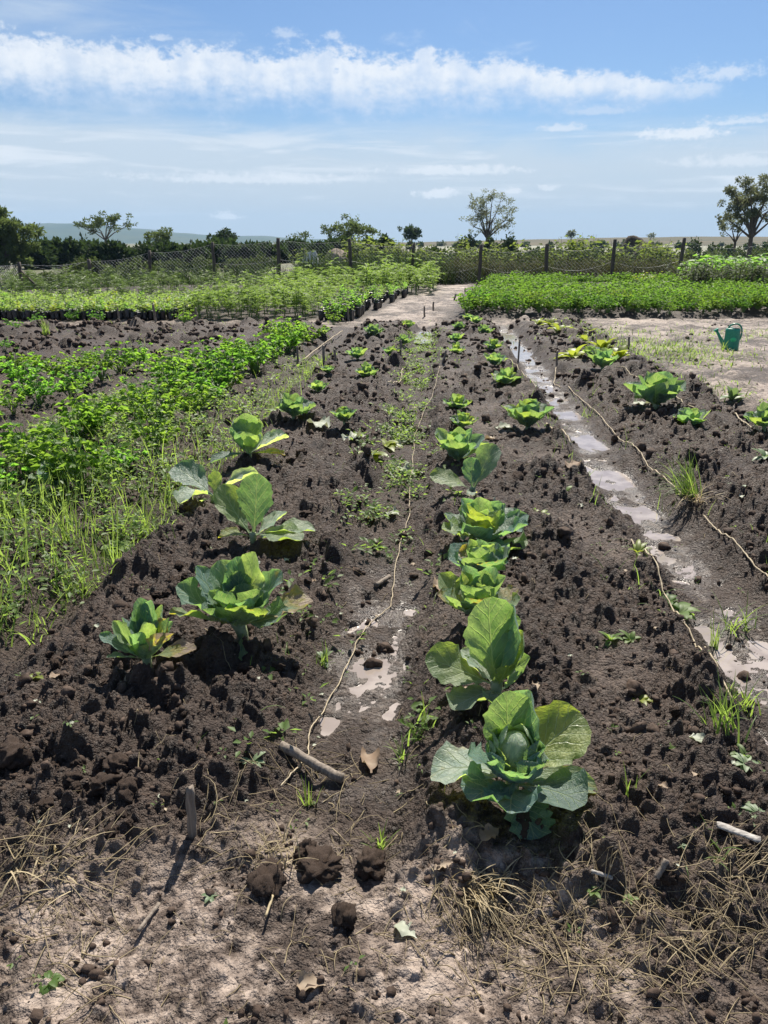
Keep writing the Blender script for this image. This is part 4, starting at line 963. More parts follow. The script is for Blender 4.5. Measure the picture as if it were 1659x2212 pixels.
o = put('path_crumbs', mesh_from('path_crumbs', V.reshape(-1, 3), (IF[None] + (np.arange(n) * len(IV))[:, None, None]).reshape(-1, 3), True), M['clod']); tag(o, 'crumbs of dark earth trodden over the pale path', 'soil', kind='stuff')
IV3, IF3 = ico(4)
def clod_mesh(seed):
    r = np.random.default_rng(seed); V = IV3 * r.uniform(0.75, 1.15, 3)
    a = np.array([0.0])
    D = V / np.linalg.norm(V, axis=1)[:, None]
    n1 = perlin(D[:, 0] * 1.6 + D[:, 2] * 1.3 + seed, D[:, 1] * 1.6 - D[:, 2] * 1.1, seed); n2 = perlin(D[:, 0] * 5 + D[:, 2] * 4, D[:, 1] * 5 - D[:, 2] * 3.7, seed + 1)
    l1 = lumps(D[:, 0] * 1.2 + D[:, 2] * 0.9, D[:, 1] * 1.2 - D[:, 2] * 0.8, 0.34, seed, 0.75); l2 = lumps(D[:, 0] + D[:, 2] * 1.1, D[:, 1] - D[:, 2] * 0.9, 0.14, seed + 3, 0.7)
    l3 = lumps(D[:, 0] + D[:, 2] * 0.8, D[:, 1] - D[:, 2] * 1.2, 0.07, seed + 5, 0.8)
    V = V * (0.80 + 0.45 * n1 + 0.14 * n2)[:, None] + D * (0.75 * l1 + 0.9 * l2 + 0.9 * l3)[:, None]
    return mesh_from('clod', V, IF3)
CL = [clod_mesh(600 + k) for k in range(7)]
random.seed(61)
def clod(u, v, rpx, label, group=None, flat=0.75, name='soil_clod'):
    x, y = GT(u, v); r = rpx / FPX * (y * 0.944 + 0.49)
    o = put(name, random.choice(CL), M['clod'], None, (x, y, hb(x, y) + 0.012 + r * 0.12), random.uniform(0, 6.28), scale=(r, r * random.uniform(0.75, 1.1), r * flat))
    o.rotation_euler.x = random.uniform(-0.4, 0.4); tag(o, label, 'soil clod', group); return o
for u, v, r_, lb in ((255, 1672, 36, 'large lumpy clod of dark earth at the left end of the left bed'), (228, 1710, 30, 'dark lump of earth just left of the tallest clod of the left bed'),
                     (275, 1725, 27, 'clod of earth in shade below the tallest clod of the left bed'), (30, 1650, 42, 'big earth lump at the left edge of the picture'), (160, 1700, 26, 'rough clod between the left edge and the clod pile'),
                     (240, 1810, 22, 'round clod lying on its own below the clod pile'), (690, 1880, 48, 'cracked block of wet mud at the end of the left bed'), (575, 1915, 44, 'tilted slab of mud with straw on it at the end of the left bed'),
                     (800, 1875, 50, 'wide flat topped mud block at the furrow mouth'), (660, 1855, 36, 'pale trodden mud lump behind the cracked blocks'), (745, 1990, 34, 'pointed mud lump in front of the cracked blocks'),
                     (1490, 1775, 27, 'round clod with a hollow at the right of the middle bed'), (1230, 1860, 22, 'clod in the shade of the nearest cabbage'), (1510, 1640, 24, 'lump of earth under a dry leaf on the middle bed'),
                     (1440, 1905, 24, 'clod beside a stub of stick at the end of the middle bed'), (1125, 1790, 30, 'earth lump at the foot of the nearest cabbage')):
    clod(u, v, r_, lb)
for k in range(120):
    while True:
        u, v = random.uniform(0, 1659), random.triangular(730, 1850, 1200)
        x, y = GT(u, v); q = zones(np.array([x]), np.array([y]))
        if max(q['A'][0], q['B'][0] * 0.6, q['C'][0], q['F'][0]) > random.uniform(0.5, 1): break
    clod(u, v, random.uniform(8, 17) * (1.0 if v > 900 else 0.6), 'small crumbly dark clod lying on a tilled bed', 'small clods on the beds')

# ------------------------------------------------------------------ stakes, sticks, ropes
def stake(u, vb, vt, wpx, label, lean=0.0):
    x, y = GT(u, vb); z0 = hz(x, y); zt = ZAT(vt, y); r = wpx / FPX * (y * 0.944 + 0.49) / 2; h = zt - z0
    rr = np.random.default_rng(int(u * 7 + vb))
    pts = [(0, 0, -0.06)] + [(lean * h * t + rr.normal(0, r * 0.12), rr.normal(0, r * 0.12), h * t) for t in (0.0, 0.2, 0.45, 0.7, 0.9, 1.0)]
    V, F = tube(pts, r * np.array([1, 1, 1.04, 0.97, 1.0, 0.95, 0.8]), 9)
    V = V + rr.normal(0, r * 0.06, V.shape); V[-10:-1, 2] += rr.normal(0, r * 0.45, 9)
    o = put('wooden_stake', mesh_from('stake', V, F, True), M['wood'], None, (x, y, z0)); tag(o, label, 'stake', 'wooden stakes')
stake(416, 1806, 1702, 20, 'thick short wooden stake nearest to the viewer', 0.04)
for u, vb, vt, w, lb in ((699, 796, 745, 6, 'tallest thin stake in the left bed beside the small cabbages'), (644, 790, 748, 5, 'thin stake holding the near end of the taut line'), (726, 788, 754, 5, 'thin stake just right of the tallest one in the left bed'),
        (865, 773, 735, 5, 'stake next to the round cabbage in the left bed'), (956, 790, 757, 5, 'leaning stake in the weedy furrow'), (1119, 784, 733, 4, 'dark thin stake beside the shining water'), (1202, 799, 758, 5, 'stake with rope at the corner of the right bed'),
        (1357, 761, 727, 5, 'stake beside the yellow seedlings of the right bed'), (917, 685, 662, 4, 'peg on the left side of the sandy path mouth'), (936, 673, 652, 4, 'peg at the corner of the far right bed'), (981, 648, 634, 4, 'leaning peg farther along the sandy path'),
        (753, 694, 664, 4, 'left one of the two pegs before the black bags'), (762, 694, 668, 3, 'right one of the two pegs before the black bags'), (337, 697, 657, 5, 'stake at the right end of the left bag bed'), (258, 696, 664, 4, 'stake in front of the left bag bed'),
        (425, 696, 664, 4, 'stake in front of the feathery seedlings'), (273, 780, 743, 4, 'thin stake standing in the dark tilled ground'), (1005, 636, 622, 3, 'farthest peg at the end of the sandy path')):
    stake(u, vb, vt, w, lb, random.uniform(-0.08, 0.08) if 'leaning' not in lb else 0.25)
def rope(pts, r, label, mat='rope', name='rope', lift=0.004, n=14, cat='rope', wob_=0.008):
    P = []
    g = [GT(u, v) for u, v in pts]
    for (a, b) in zip(g[:-1], g[1:]):
        for t in np.linspace(0, 1, n, endpoint=False): P.append((a[0] + (b[0] - a[0]) * t, a[1] + (b[1] - a[1]) * t))
    P.append(g[-1]); P = np.array(P)
    k = np.linspace(0, len(pts), len(P)); P[:, 0] += wob_ * perlin(k * 2.3, k * 0 + len(pts), 300) + 0.5 * wob_ * perlin(k * 7, k * 0 + 3, 301)
    z = height(P[:, 0], P[:, 1]); zm = z.copy()
    for i in range(len(z)): zm[i] = z[max(0, i - 3):i + 4].max() * 0.7 + z[i] * 0.3
    V, F = tube(np.column_stack([P, zm + lift + r]), r * (1 + 0.15 * np.sin(np.arange(len(P)) * 2.1)), 5)
    o = put(name, mesh_from(name, V, F), M[mat]); tag(o, label, cat)
rope([(1228, 838), (1300, 908), (1345, 960), (1400, 1012), (1475, 1078)], 0.0042, 'straw coloured rope along the muddy furrow, upper length above the grass tuft')
rope([(1518, 1122), (1570, 1175), (1640, 1245), (1720, 1330)], 0.004, 'straw coloured rope on the right bed below the grass tuft')
rope([(1362, 1178), (1420, 1270), (1478, 1365), (1530, 1450), (1592, 1560)], 0.0034, 'straw coloured rope along the right edge of the middle bed')
rope([(1085, 790), (1140, 832), (1165, 855)], 0.006, 'short rope end near the yellowing cabbage')
rope([(655, 789), (740, 722)], 0.008, 'straight pale line pulled across the left bed', lift=0.05, wob_=0.0)
rope([(950, 800), (940, 850), (915, 900), (895, 950), (892, 1000), (885, 1060), (884, 1120), (862, 1190), (850, 1260), (845, 1310), (800, 1345), (770, 1395), (735, 1475), (690, 1545), (668, 1590), (666, 1640), (640, 1680), (605, 1710)], 0.0024, 'thin pale twine winding down the furrow between the cabbage beds', cat='twine', n=7)
rope([(1305, 803), (1350, 812), (1390, 830), (1440, 865), (1500, 893)], 0.006, 'rope behind the cabbages of the right bed')
rope([(1585, 905), (1610, 930), (1640, 945)], 0.006, 'short rope piece beside the rightmost cabbage')
rope([(1202, 800), (1196, 832), (1212, 838)], 0.005, 'loose rope end hanging from the corner stake')
rope([(1180, 925), (1232, 985)], 0.006, 'short pale rope piece near the dense headed cabbage')
rope([(870, 800), (866, 828), (838, 838)], 0.006, 'crooked pale twine end beside the left bed', cat='twine')
def stick(p, q, wpx, label, mat='wood', flat=1.0, name='stick'):
    a, b = GT(*p), GT(*q); r = wpx / FPX * (((a[1] + b[1]) / 2) * 0.944 + 0.49) / 2
    rr = np.random.default_rng(int(p[0]))
    t = np.linspace(0, 1, 9); P = np.column_stack([a[0] + (b[0] - a[0]) * t, a[1] + (b[1] - a[1]) * t, 0 * t])
    za, zb = max(hz(*a), hb(*a) + 0.01), max(hz(*b), hb(*b) + 0.01)
    P[:, 2] = za + (zb - za) * t + r * 0.9 * flat; P[:, :2] += rr.normal(0, r * 0.12, (9, 2))
    V, F = tube(P, r * (1 + rr.normal(0, 0.06, 9)), 10); V[:, 2] = P[0, 2] + (V[:, 2] - P[0, 2]) * flat if flat != 1 else V[:, 2]
    o = put(name, mesh_from(name, V, F), M[mat]); tag(o, label, 'stick')
stick((607, 1628), (738, 1698), 21, 'thick bare brown stick lying across the end of the furrow')
stick((1545, 1797), (1638, 1832), 20, 'split piece of bleached white wood at the right', 'pale_wood', 0.45)
stick((812, 1275), (842, 1252), 10, 'short broken stick at the edge of the puddle')
stick((1275, 1908), (1320, 1912), 9, 'small white stub of straw before the middle bed', 'pale_wood')
stick((1415, 1910), (1435, 1890), 13, 'short stub of stick poking from the clods')
stick((575, 1990), (590, 1945), 6, 'thin pale straw lying on the bare mud patch', 'straw')
stick((300, 2020), (345, 1960), 9, 'bent dry root lying on the mud at lower left')

# ------------------------------------------------------------------ dead leaves on the ground
random.seed(71)
def dead_leaf(u, v, w, label, mat='dry_leaf', group='dead leaves on the ground'):
    x, y = GT(u, v); L = w / FPX * (y * 0.944 + 0.49) * 0.9
    me = leaf_mesh(L, L * random.uniform(0.5, 0.8), random.uniform(2, 14), random.uniform(-30, -2), random.uniform(0.4, 1.1), 0.35, random.randrange(9999), pet=0.1, nx=9, ny=12, rag=0.04)
    a = random.uniform(0, 6.28)
    o = put('dead_leaf', me, M[mat], None, (x - math.cos(a) * L * 0.45, y - math.sin(a) * L * 0.45, hz(x, y) + 0.006), a); tag(o, label, 'leaf', group)
for u, v, w, lb, mt in ((800, 1652, 95, 'long curled dry leaf below the stick', 'dry_leaf'), (880, 2012, 70, 'pale dead leaf near the bottom edge', 'pale_leaf'), (1060, 1822, 60, 'dark withered leaf in the shade of the nearest cabbage', 'dry_leaf'),
        (1512, 1622, 52, 'crumpled whitish leaf lying on a lump at the right', 'pale_leaf'), (1158, 1492, 38, 'crumpled tan leaf right of the tall leaved cabbage', 'dry_leaf'), (955, 1275, 70, 'brown curled leaf left of the compact cabbage', 'dry_leaf'),
        (985, 1270, 40, 'reddish brown leaf scrap under the compact cabbage', 'dry_leaf'), (1240, 1042, 55, 'tan leaf at the edge of the muddy furrow', 'dry_leaf'), (1262, 1052, 45, 'torn pale leaf beside the muddy furrow', 'pale_leaf'),
        (868, 1020, 52, 'grey withered leaf in the furrow', 'pale_leaf'), (905, 1026, 40, 'white withered leaf in the furrow beside the twine', 'pale_leaf'), (690, 932, 90, 'long white withered leaf beside the round cabbage', 'pale_leaf'),
        (770, 958, 70, 'dried leaf heap between the beds', 'pale_leaf'), (850, 962, 60, 'folded pale leaf across the furrow', 'pale_leaf'), (880, 955, 45, 'grey green fallen leaf across the furrow', 'pale_leaf'), (725, 900, 42, 'tan leaf behind the round cabbage', 'dry_leaf'),
        (850, 1118, 46, 'pale folded leaf low in the furrow', 'pale_leaf'), (810, 1125, 40, 'straw coloured leaf low in the furrow', 'dry_leaf'), (1090, 930, 60, 'whitish leaf lying on the middle bed', 'pale_leaf'), (1060, 955, 38, 'orange brown leaf on the middle bed', 'dry_leaf'),
        (1050, 1095, 52, 'dry pale leaf under the three leaved cabbage', 'pale_leaf'), (1380, 880, 50, 'pale leaf under the spreading cabbage of the right bed', 'pale_leaf'), (1600, 1085, 24, 'small white leaf scrap on the right bed', 'pale_leaf'), (1500, 1690, 34, 'brown leaf scrap on the right of the middle bed', 'dry_leaf'),
        (675, 2130, 70, 'dark crumpled leaf bundle near the bottom edge', 'dry_leaf'), (960, 1880, 50, 'tan torn leaf before the middle bed', 'dry_leaf'), (120, 1490, 34, 'small tan leaf left of the nearest left cabbage', 'dry_leaf'), (1430, 1730, 30, 'pale leaf scrap low on the middle bed', 'dry_leaf')):
    dead_leaf(u, v, w, lb, mt)
for k in range(60):
    u, v = random.uniform(50, 1640), random.triangular(800, 2150, 1500); dead_leaf(u, v, random.uniform(8, 20), 'tiny scrap of dry leaf lying on the soil', random.choice(('dry_leaf', 'pale_leaf')), 'leaf scraps on the soil')

# ------------------------------------------------------------------ single weeds one can pick out
rng = np.random.default_rng(81)
def rosette(u, v, w, n, label, mat='weed', lift=0.4, wr=0.3, name='weed_plant'):
    x, y = GT(u, v); L = w / FPX * (y * 0.944 + 0.49) * 0.55; mb = MB()
    az = np.arange(n) * 2.4 + rng.uniform(0, 6); el = rng.uniform(lift * 0.3, lift * 1.5, n)
    for a, e in zip(az, el):
        V_, F_ = leafstrip(L * rng.uniform(0.7, 1.2), L * wr, e); c_, s_ = math.cos(a), math.sin(a)
        mb.add(np.stack([V_[:, 0] * c_ - V_[:, 1] * s_, V_[:, 0] * s_ + V_[:, 1] * c_, V_[:, 2]], 1), F_)
    o = put(name, mb.mesh('weed'), M[mat], None, (x, y, hz(x, y))); tag(o, label, 'weed', 'single weeds')
def leafstrip(L, w, el, seg=6):
    V = []; p = np.zeros(3); e = el
    for k in range(seg + 1):
        t = k / seg; hw = w * 0.5 * (math.sin(math.pi * min(1, t * 0.9 + 0.08)) ** 0.8) + 0.0005
        V += [(p[0], -hw, p[2] + hw * 0.35), (p[0], 0, p[2]), (p[0], hw, p[2] + hw * 0.35)]
        p = p + np.array([math.cos(e), 0, math.sin(e)]) * L / seg; e -= 0.16
    F = []
    for k in range(seg):
        a = k * 3; F += [(a, a + 1, a + 4, a + 3), (a + 1, a + 2, a + 5, a + 4)]
    return np.array(V), np.array(F)
for u, v, w, n, lb, mt, lf, wr in ((75, 1470, 42, 5, 'small yellow green seedling near the left edge', 'yellow_leaf', 0.6, 0.6), (568, 1455, 72, 9, 'low round leaved weed in the left bed', 'weed', 0.35, 0.6), (545, 1655, 62, 9, 'small leafy weed below the left cabbages', 'grey_leaf', 0.5, 0.4),
        (1318, 1388, 70, 8, 'left one of two broad leaved weeds on the middle bed', 'weed', 0.75, 0.3), (1362, 1392, 58, 7, 'right one of two broad leaved weeds on the middle bed', 'weed', 0.8, 0.32), (1380, 1512, 60, 8, 'yellowish small weed on the middle bed', 'yellow_leaf', 0.5, 0.4),
        (1638, 1765, 100, 16, 'grey green rosette weed at the right edge', 'grey_leaf', 0.3, 0.22), (1605, 1650, 56, 8, 'bright green seedling at the right edge', 'weed', 0.7, 0.45), (1608, 1670, 60, 9, 'pale leafy weed under the bright seedling at the right', 'grey_leaf', 0.4, 0.4),
        (1465, 1325, 90, 18, 'leafy creeping weed by the rope at the right furrow', 'weed', 0.5, 0.5), (1440, 1300, 60, 10, 'small leafy weed by the rope above the creeping one', 'weed', 0.5, 0.5), (1375, 1205, 66, 12, 'thin yellow weed on the middle bed edge', 'yellow_leaf', 0.7, 0.3),
        (700, 1420, 50, 9, 'spindly weed beside the puddle', 'grey_leaf', 0.9, 0.35), (600, 905, 60, 9, 'leafy weed under the dark cabbage of the left bed', 'weed', 0.5, 0.5), (800, 985, 76, 14, 'bright celery seedling in the furrow', 'yellow_leaf', 0.5, 0.5), (830, 968, 70, 14, 'second bright seedling in the furrow', 'yellow_leaf', 0.5, 0.5),
        (1170, 1130, 50, 8, 'small yellow weed right of the wide open cabbage', 'yellow_leaf', 0.5, 0.4), (1310, 1835, 24, 4, 'tiny bright seedling low on the middle bed', 'yellow_leaf', 0.9, 0.5), (1470, 1835, 30, 6, 'tiny pale seedling beside the hollow clod', 'grey_leaf', 0.5, 0.4), (455, 1945, 40, 5, 'small dull seedling on the bare mud patch', 'grey_leaf', 0.4, 0.4),
        (110, 2120, 60, 8, 'small green weed at the lower left', 'weed', 0.4, 0.5), (1280, 1935, 46, 6, 'small green weed in the straw', 'weed', 0.6, 0.4), (1360, 1945, 40, 5, 'second small green weed in the straw', 'weed', 0.6, 0.4), (1650, 1000, 60, 9, 'pale weed on the right bed near the edge', 'grey_leaf', 0.7, 0.4),
        (1590, 1060, 56, 9, 'leafy weed on the right bed', 'grey_leaf', 0.5, 0.5), (1580, 870, 70, 10, 'upright pale weed on the mound at the right', 'grey_leaf', 1.0, 0.4), (250, 1190, 80, 12, 'broad leaved weed at the front of the weedy patch', 'weed', 0.6, 0.5), (1220, 1080, 40, 8, 'small weed on the edge of the muddy furrow', 'weed', 0.5, 0.5)):
    rosette(u, v, w, n, lb, mt, lf, wr)
def tuft(u, v, n, h, lean, w, label, mat='grass', az=None, azs=3.14, r=0.03):
    if n < 20: r = 0.009
    x, y = GT(u, v); z = hz(x, y); P = np.column_stack([x + rng.normal(0, r, n), y + rng.normal(0, r, n), np.full(n, z - 0.01)]) - np.array([x, y, z])
    a = rng.uniform(0, 6.28, n) if az is None else az + rng.uniform(-azs, azs, n)
    V, F = blades(P, h * rng.uniform(0.5, 1.1, n), lean * rng.uniform(0.3, 1.3, n), w, a, 6)
    o = put('grass_tuft', mesh_from('tuft', V, F), M[mat], None, (x, y, z)); tag(o, label, 'grass tuft', 'grass tufts')
tuft(1490, 1085, 70, 0.30, 0.75, 0.007, 'large pulled up grass tuft lying on the rope', 'grass', 2.6, 1.2)
tuft(1500, 1095, 26, 0.20, 0.9, 0.005, 'dry roots and stems of the pulled up grass tuft', 'straw', 5.0, 1.5)
for u, v, n, h, le, lb in ((1545, 1390, 14, 0.16, 0.2, 'upright grass clump standing in the muddy furrow'), (1600, 1360, 26, 0.2, 0.9, 'spreading grass at the right of the muddy furrow'), (1560, 1600, 40, 0.17, 0.5, 'grass clump at the right edge of the middle bed'), (1600, 1530, 30, 0.15, 0.5, 'grass clump along the right edge above the bright seedling'),
        (666, 1735, 9, 0.10, 0.25, 'thin upright grass clump beside the stick'), (905, 1600, 22, 0.12, 0.7, 'grass tuft left of the tall leaved cabbage'), (915, 1580, 8, 0.14, 0.3, 'few tall blades left of the tall leaved cabbage'), (700, 1430, 12, 0.12, 0.4, 'thin grass by the puddle'), (1355, 1730, 5, 0.11, 0.3, 'single long blade standing on the middle bed'),
        (870, 1640, 16, 0.09, 0.8, 'small grass tuft at the furrow mouth'), (1540, 1830, 24, 0.10, 0.9, 'faded grass tuft beside the bleached wood'), (820, 1830, 16, 0.09, 0.5, 'grey tuft at the furrow mouth before the mud blocks'), (1270, 900, 20, 0.15, 0.7, 'grass tuft by the muddy furrow higher up'), (100, 1010, 30, 0.30, 0.8, 'arching grass clump at the left edge'),
        (150, 1170, 26, 0.34, 0.35, 'tall bright grass clump in the weedy patch at left'), (310, 1150, 34, 0.28, 0.5, 'tall bright grass clump right in the weedy patch'), (160, 1280, 30, 0.2, 0.6, 'grass clump at the front of the weedy patch'), (250, 1230, 24, 0.22, 0.5, 'grass clump beside the broad leaved weed'), (840, 900, 16, 0.15, 0.7, 'yellow grass tuft in the upper furrow')):
    tuft(u, v, n, h, le, 0.005, lb)
tuft(95, 1865, 40, 0.16, 1.0, 0.004, 'dry bent grass clump at lower left', 'straw', 0.3, 1.4, 0.06)
tuft(1010, 1905, 46, 0.15, 1.0, 0.003, 'bundle of pale dry roots before the middle bed', 'straw', -0.9, 0.7, 0.02)
tuft(1075, 1900, 20, 0.08, 0.8, 0.004, 'short dry grass tuft before the nearest cabbage', 'straw')
tuft(600, 1850, 34, 0.11, 1.1, 0.003, 'dry root bundle on the mud slab', 'straw')
tuft(100, 728, 30, 0.3, 0.35, 0.012, 'green onion like clump in the dark tilled ground', 'grass')
# yellow seedlings at the far end of the right bed
for k, (u, v, w) in enumerate(((1300, 762, 60), (1240, 775, 60), (1205, 722, 42), (1262, 742, 40), (1335, 785, 56), (1162, 702, 30), (1188, 706, 34), (1212, 700, 30), (1230, 718, 30), (1275, 722, 30))):
    rosette(u, v, w * 1.25, 9, 'yellow green young seedling at the far end of the right bed', 'yellow_leaf', 0.85, 0.5, 'seedling')

# ================================================================== THE NURSERY BEDS
def bag_mesh(seed):
    """an upright polythene seedling bag, folded over at the rim, with earth in it"""
    r = np.random.default_rng(seed); k = 10; prof = ((0.0, 0.044), (0.01, 0.052), (0.06, 0.057), (0.12, 0.055), (0.165, 0.058), (0.185, 0.063), (0.178, 0.051), (0.15, 0.047))
    V = []
    for z, rad in prof:
        for j in range(k):
            a = j * 6.2832 / k; q = rad * (1 + r.normal(0, 0.07)); V.append((q * math.cos(a), q * math.sin(a), z + r.normal(0, 0.004)))
    F = [(i * k + j, i * k + (j + 1) % k, (i + 1) * k + (j + 1) % k, (i + 1) * k + j) for i in range(len(prof) - 1) for j in range(k)]
    return mesh_from('bag', V, np.array(F))
def soil_disc():
    V = [(0, 0, 0.166)] + [(0.05 * math.cos(j * 0.6283), 0.05 * math.sin(j * 0.6283), 0.152) for j in range(10)]
    return mesh_from('soil', V, np.array([(0, 1 + j, 1 + (j + 1) % 10) for j in range(10)]))
BAGS = [bag_mesh(700 + k) for k in range(4)]; DISC = soil_disc()
def sprout(seed, n, h, size):
    global rng
    keep = rng; rng = np.random.default_rng(seed); st = MB(); lf = MB()
    st.add(*tube([(0, 0, 0.15), (0.005, 0, 0.15 + h * 0.5), (0, 0.006, 0.15 + h)], [0.004, 0.003, 0.0015], 4, cap=False))
    t = rng.uniform(0.25, 1, n); P = np.column_stack([0 * t, 0 * t, 0.15 + h * t]); D = rand_dirs(n, -0.1, 0.7); L = size * rng.uniform(0.6, 1.3, n)
    lf.add(*leaf_faces(P, D, L, L * 0.5, 0.15)); rng = keep
    return st.mesh('stem'), lf.mesh('leaves', False)
random.seed(91)
SPR_SETS = {}
for mt in ('weed', 'yellow_leaf', 'celery'): SPR_SETS[mt] = [(sprout(740 + k, 13 + 2 * k, 0.13 + 0.03 * k, 0.08)) for k in range(4)]
def bag2(x, y, label, group, mat, tall=1.0):
    o = empty('seedling_bag', (x, y, hb(x, y) + 0.01), random.uniform(0, 6.28)); tag(o, label, 'seedling', group); s_ = random.uniform(0.92, 1.12); o.scale = (s_, s_, s_ * random.uniform(0.8, 1.15)); o.rotation_euler.x = random.gauss(0, 0.09); o.rotation_euler.y = random.gauss(0, 0.09)
    put('bag', random.choice(BAGS), M['bag'], o); put('soil', DISC, M['clod'], o)
    st, lf = random.choice(SPR_SETS[mat]); put('stem', st, M['celery_stalk'], o); put('leaves', lf, M[mat], o, color=(1, 1, 1, 1), scale=(1, 1, tall))
# left bag bed
n = 0; y = 16.75
while y < 20.6 and n < 175:
    x = -9.6 + (0.55 * (y - 16.75) if False else 0)
    xr = -4.35 - 0.02 * (y - 16.75)
    x = max(-0.5 * y - 0.3, -9.6)
    while x < xr and n < 175:
        gap = (-5.55 < x < -5.2 and y > 18.3)
        if not gap and random.random() < (0.97 if y < 17.4 else 0.8):
            bag2(x + random.uniform(-.03, .03), y + random.uniform(-.06, .06), 'small seedling in a black polythene bag of the left bag bed', 'seedling bags of the left bed', random.choices(('weed', 'yellow_leaf', 'celery'), (3, 1.6, 1))[0]); n += 1
        x += 0.13 if y < 17.0 else 0.24
    y += 0.16 if y < 16.95 else 0.42
# right bag bed along the sandy path
n = 0; y = 16.7
while y < 25.4:
    xl, xr = -2.5 + 0.07 * y + 0.25, -0.68 + 0.185 * (y - 16.6); x = xl - 0.25
    while x < xr:
        edge = x > xr - 0.13 or y < 16.8
        if edge or random.random() < 0.22:
            bag2(x + random.uniform(-.015, .015), y + random.uniform(-.02, .02), 'leafy seedling in a black polythene bag of the bed along the sandy path', 'seedling bags beside the sandy path', random.choices(('weed', 'celery'), (1, 2))[0], 1.2); n += 1
        x += 0.13 if edge or y < 16.8 else 0.24
    y += 0.14 if y < 18 else 0.2

SF = MB(); rng = np.random.default_rng(96)
x = rng.uniform(-11.5, -4.4, 2000); y = rng.uniform(16.9, 23.0, 2000)
n_ = len(x) * 6; P = np.repeat(np.column_stack([x, y, np.full(len(x), 0.16)]), 6, 0) + rng.normal(0, 1, (n_, 3)) * np.array([0.06, 0.06, 0.05]); L = rng.uniform(0.05, 0.11, n_)
SF.add(*leaf_faces(P, rand_dirs(n_, -0.1, 0.8), L, L * 0.5, 0.15))
tag(put('seedling_leaves', SF.mesh('seedling_leaves', False), M['weed']), 'mixed small seedlings filling the left bag bed behind its front rows', 'seedlings', kind='stuff')
# feathery tree seedlings
def feather_proto(seed, H=0.6):
    global rng
    keep = rng; rng = np.random.default_rng(seed); r = rng; st = MB(); lf = MB()
    for b in range(3):
        az = r.uniform(0, 6.28); tl = r.uniform(0.05, 0.3); h = H * r.uniform(0.7, 1.1)
        top = np.array([math.sin(tl) * math.cos(az) * h, math.sin(tl) * math.sin(az) * h, math.cos(tl) * h])
        st.add(*tube([(0, 0, -0.02), top * 0.5 + np.array([0.01, 0, 0]), top], [0.007, 0.005, 0.002], 4, cap=False))
        for k in range(9):
            f = r.uniform(0.3, 1.0); q = top * f; a = r.uniform(0, 6.28); L = 0.24 * H / 0.6 * r.uniform(0.6, 1.15); e = r.uniform(-0.1, 0.9)
            d_ = np.array([math.cos(a) * math.cos(e), math.sin(a) * math.cos(e), math.sin(e)]); s_ = np.array([-math.sin(a), math.cos(a), 0])
            m_ = 9; t = np.linspace(0.2, 1, m_); P = q + d_ * L * t[:, None] - np.array([0, 0, 1.0]) * (0.35 * L * t ** 2)[:, None]
            P2 = np.repeat(P, 2, 0); D2 = np.tile([s_ + 0.45 * d_, -s_ + 0.45 * d_], (m_, 1)); Ls = 0.055 * H / 0.6 * (1.15 - np.abs(np.repeat(t, 2) - 0.55)); lf.add(*leaf_faces(P2, D2, Ls, Ls * 0.42, 0.1))
    rng = keep
    return st.mesh('stems'), lf.mesh('leaves', False)
FE = [feather_proto(800 + k, 0.5 + 0.06 * k) for k in range(5)]
FD = [feather_proto(820 + k, 0.5 + 0.05 * k) for k in range(4)]
def feather(x, y, sc, label, group, dark=False):
    o = empty('tree_seedling', (x, y, hb(x, y)), random.uniform(0, 6.28)); o.scale = (sc,) * 3; tag(o, label, 'seedling', group)
    st, lf = random.choice(FD if dark else FE); put('stems', st, M['celery_stalk'], o); put('leaves', lf, M['feather_dark' if dark else 'feather'], o)
random.seed(92)
y = 16.95
while y < 30.5:
    x = -5.45 + 0.07 * y
    while x < -2.62 + 0.07 * y:
        if random.random() < 0.93:
            feather(x + random.uniform(-.1, .1), y + random.uniform(-.12, .12), random.uniform(0.75, 1.1) * (1 + 0.22 * (y > 24)), 'feathery light green tree seedling in the large middle nursery bed', 'feathery seedlings of the middle nursery bed')
        x += 0.33 + 0.012 * (y - 17)
    y += 0.44 + 0.05 * (y - 17)
y = 25.2
while y < 31.5:
    x = -0.55 + 0.05 * (y - 25)
    while x < 1.75 + 0.08 * (y - 25):
        feather(x + random.uniform(-.12, .12), y, random.uniform(1.0, 1.6), 'taller feathery seedling at the far end of the bed by the sandy path', 'feathery seedlings by the sandy path'); x += 0.5
    y += 0.8
y = 20.9
while y < 31:
    x = -0.5 * y
    while x < -5.7 + 0.07 * y:
        feather(x + random.uniform(-.2, .2), y + random.uniform(-.2, .2), random.uniform(0.8, 1.2), 'dull green feathery seedling behind the left bag bed', 'feathery seedlings behind the left bag bed', True); x += 0.95
    y += 0.85
# plants along the front of the left bag bed
for u, v in ((80, 702), (30, 715), (160, 694), (215, 700), (10, 760)):
    x, y = GT(u, v); celery(x, y, random.uniform(0.7, 1.0), 'low green clump between the bag bed and the tilled ground', 'stray clumps by the bag bed', (0.8, 0.9, 0.9, 1))

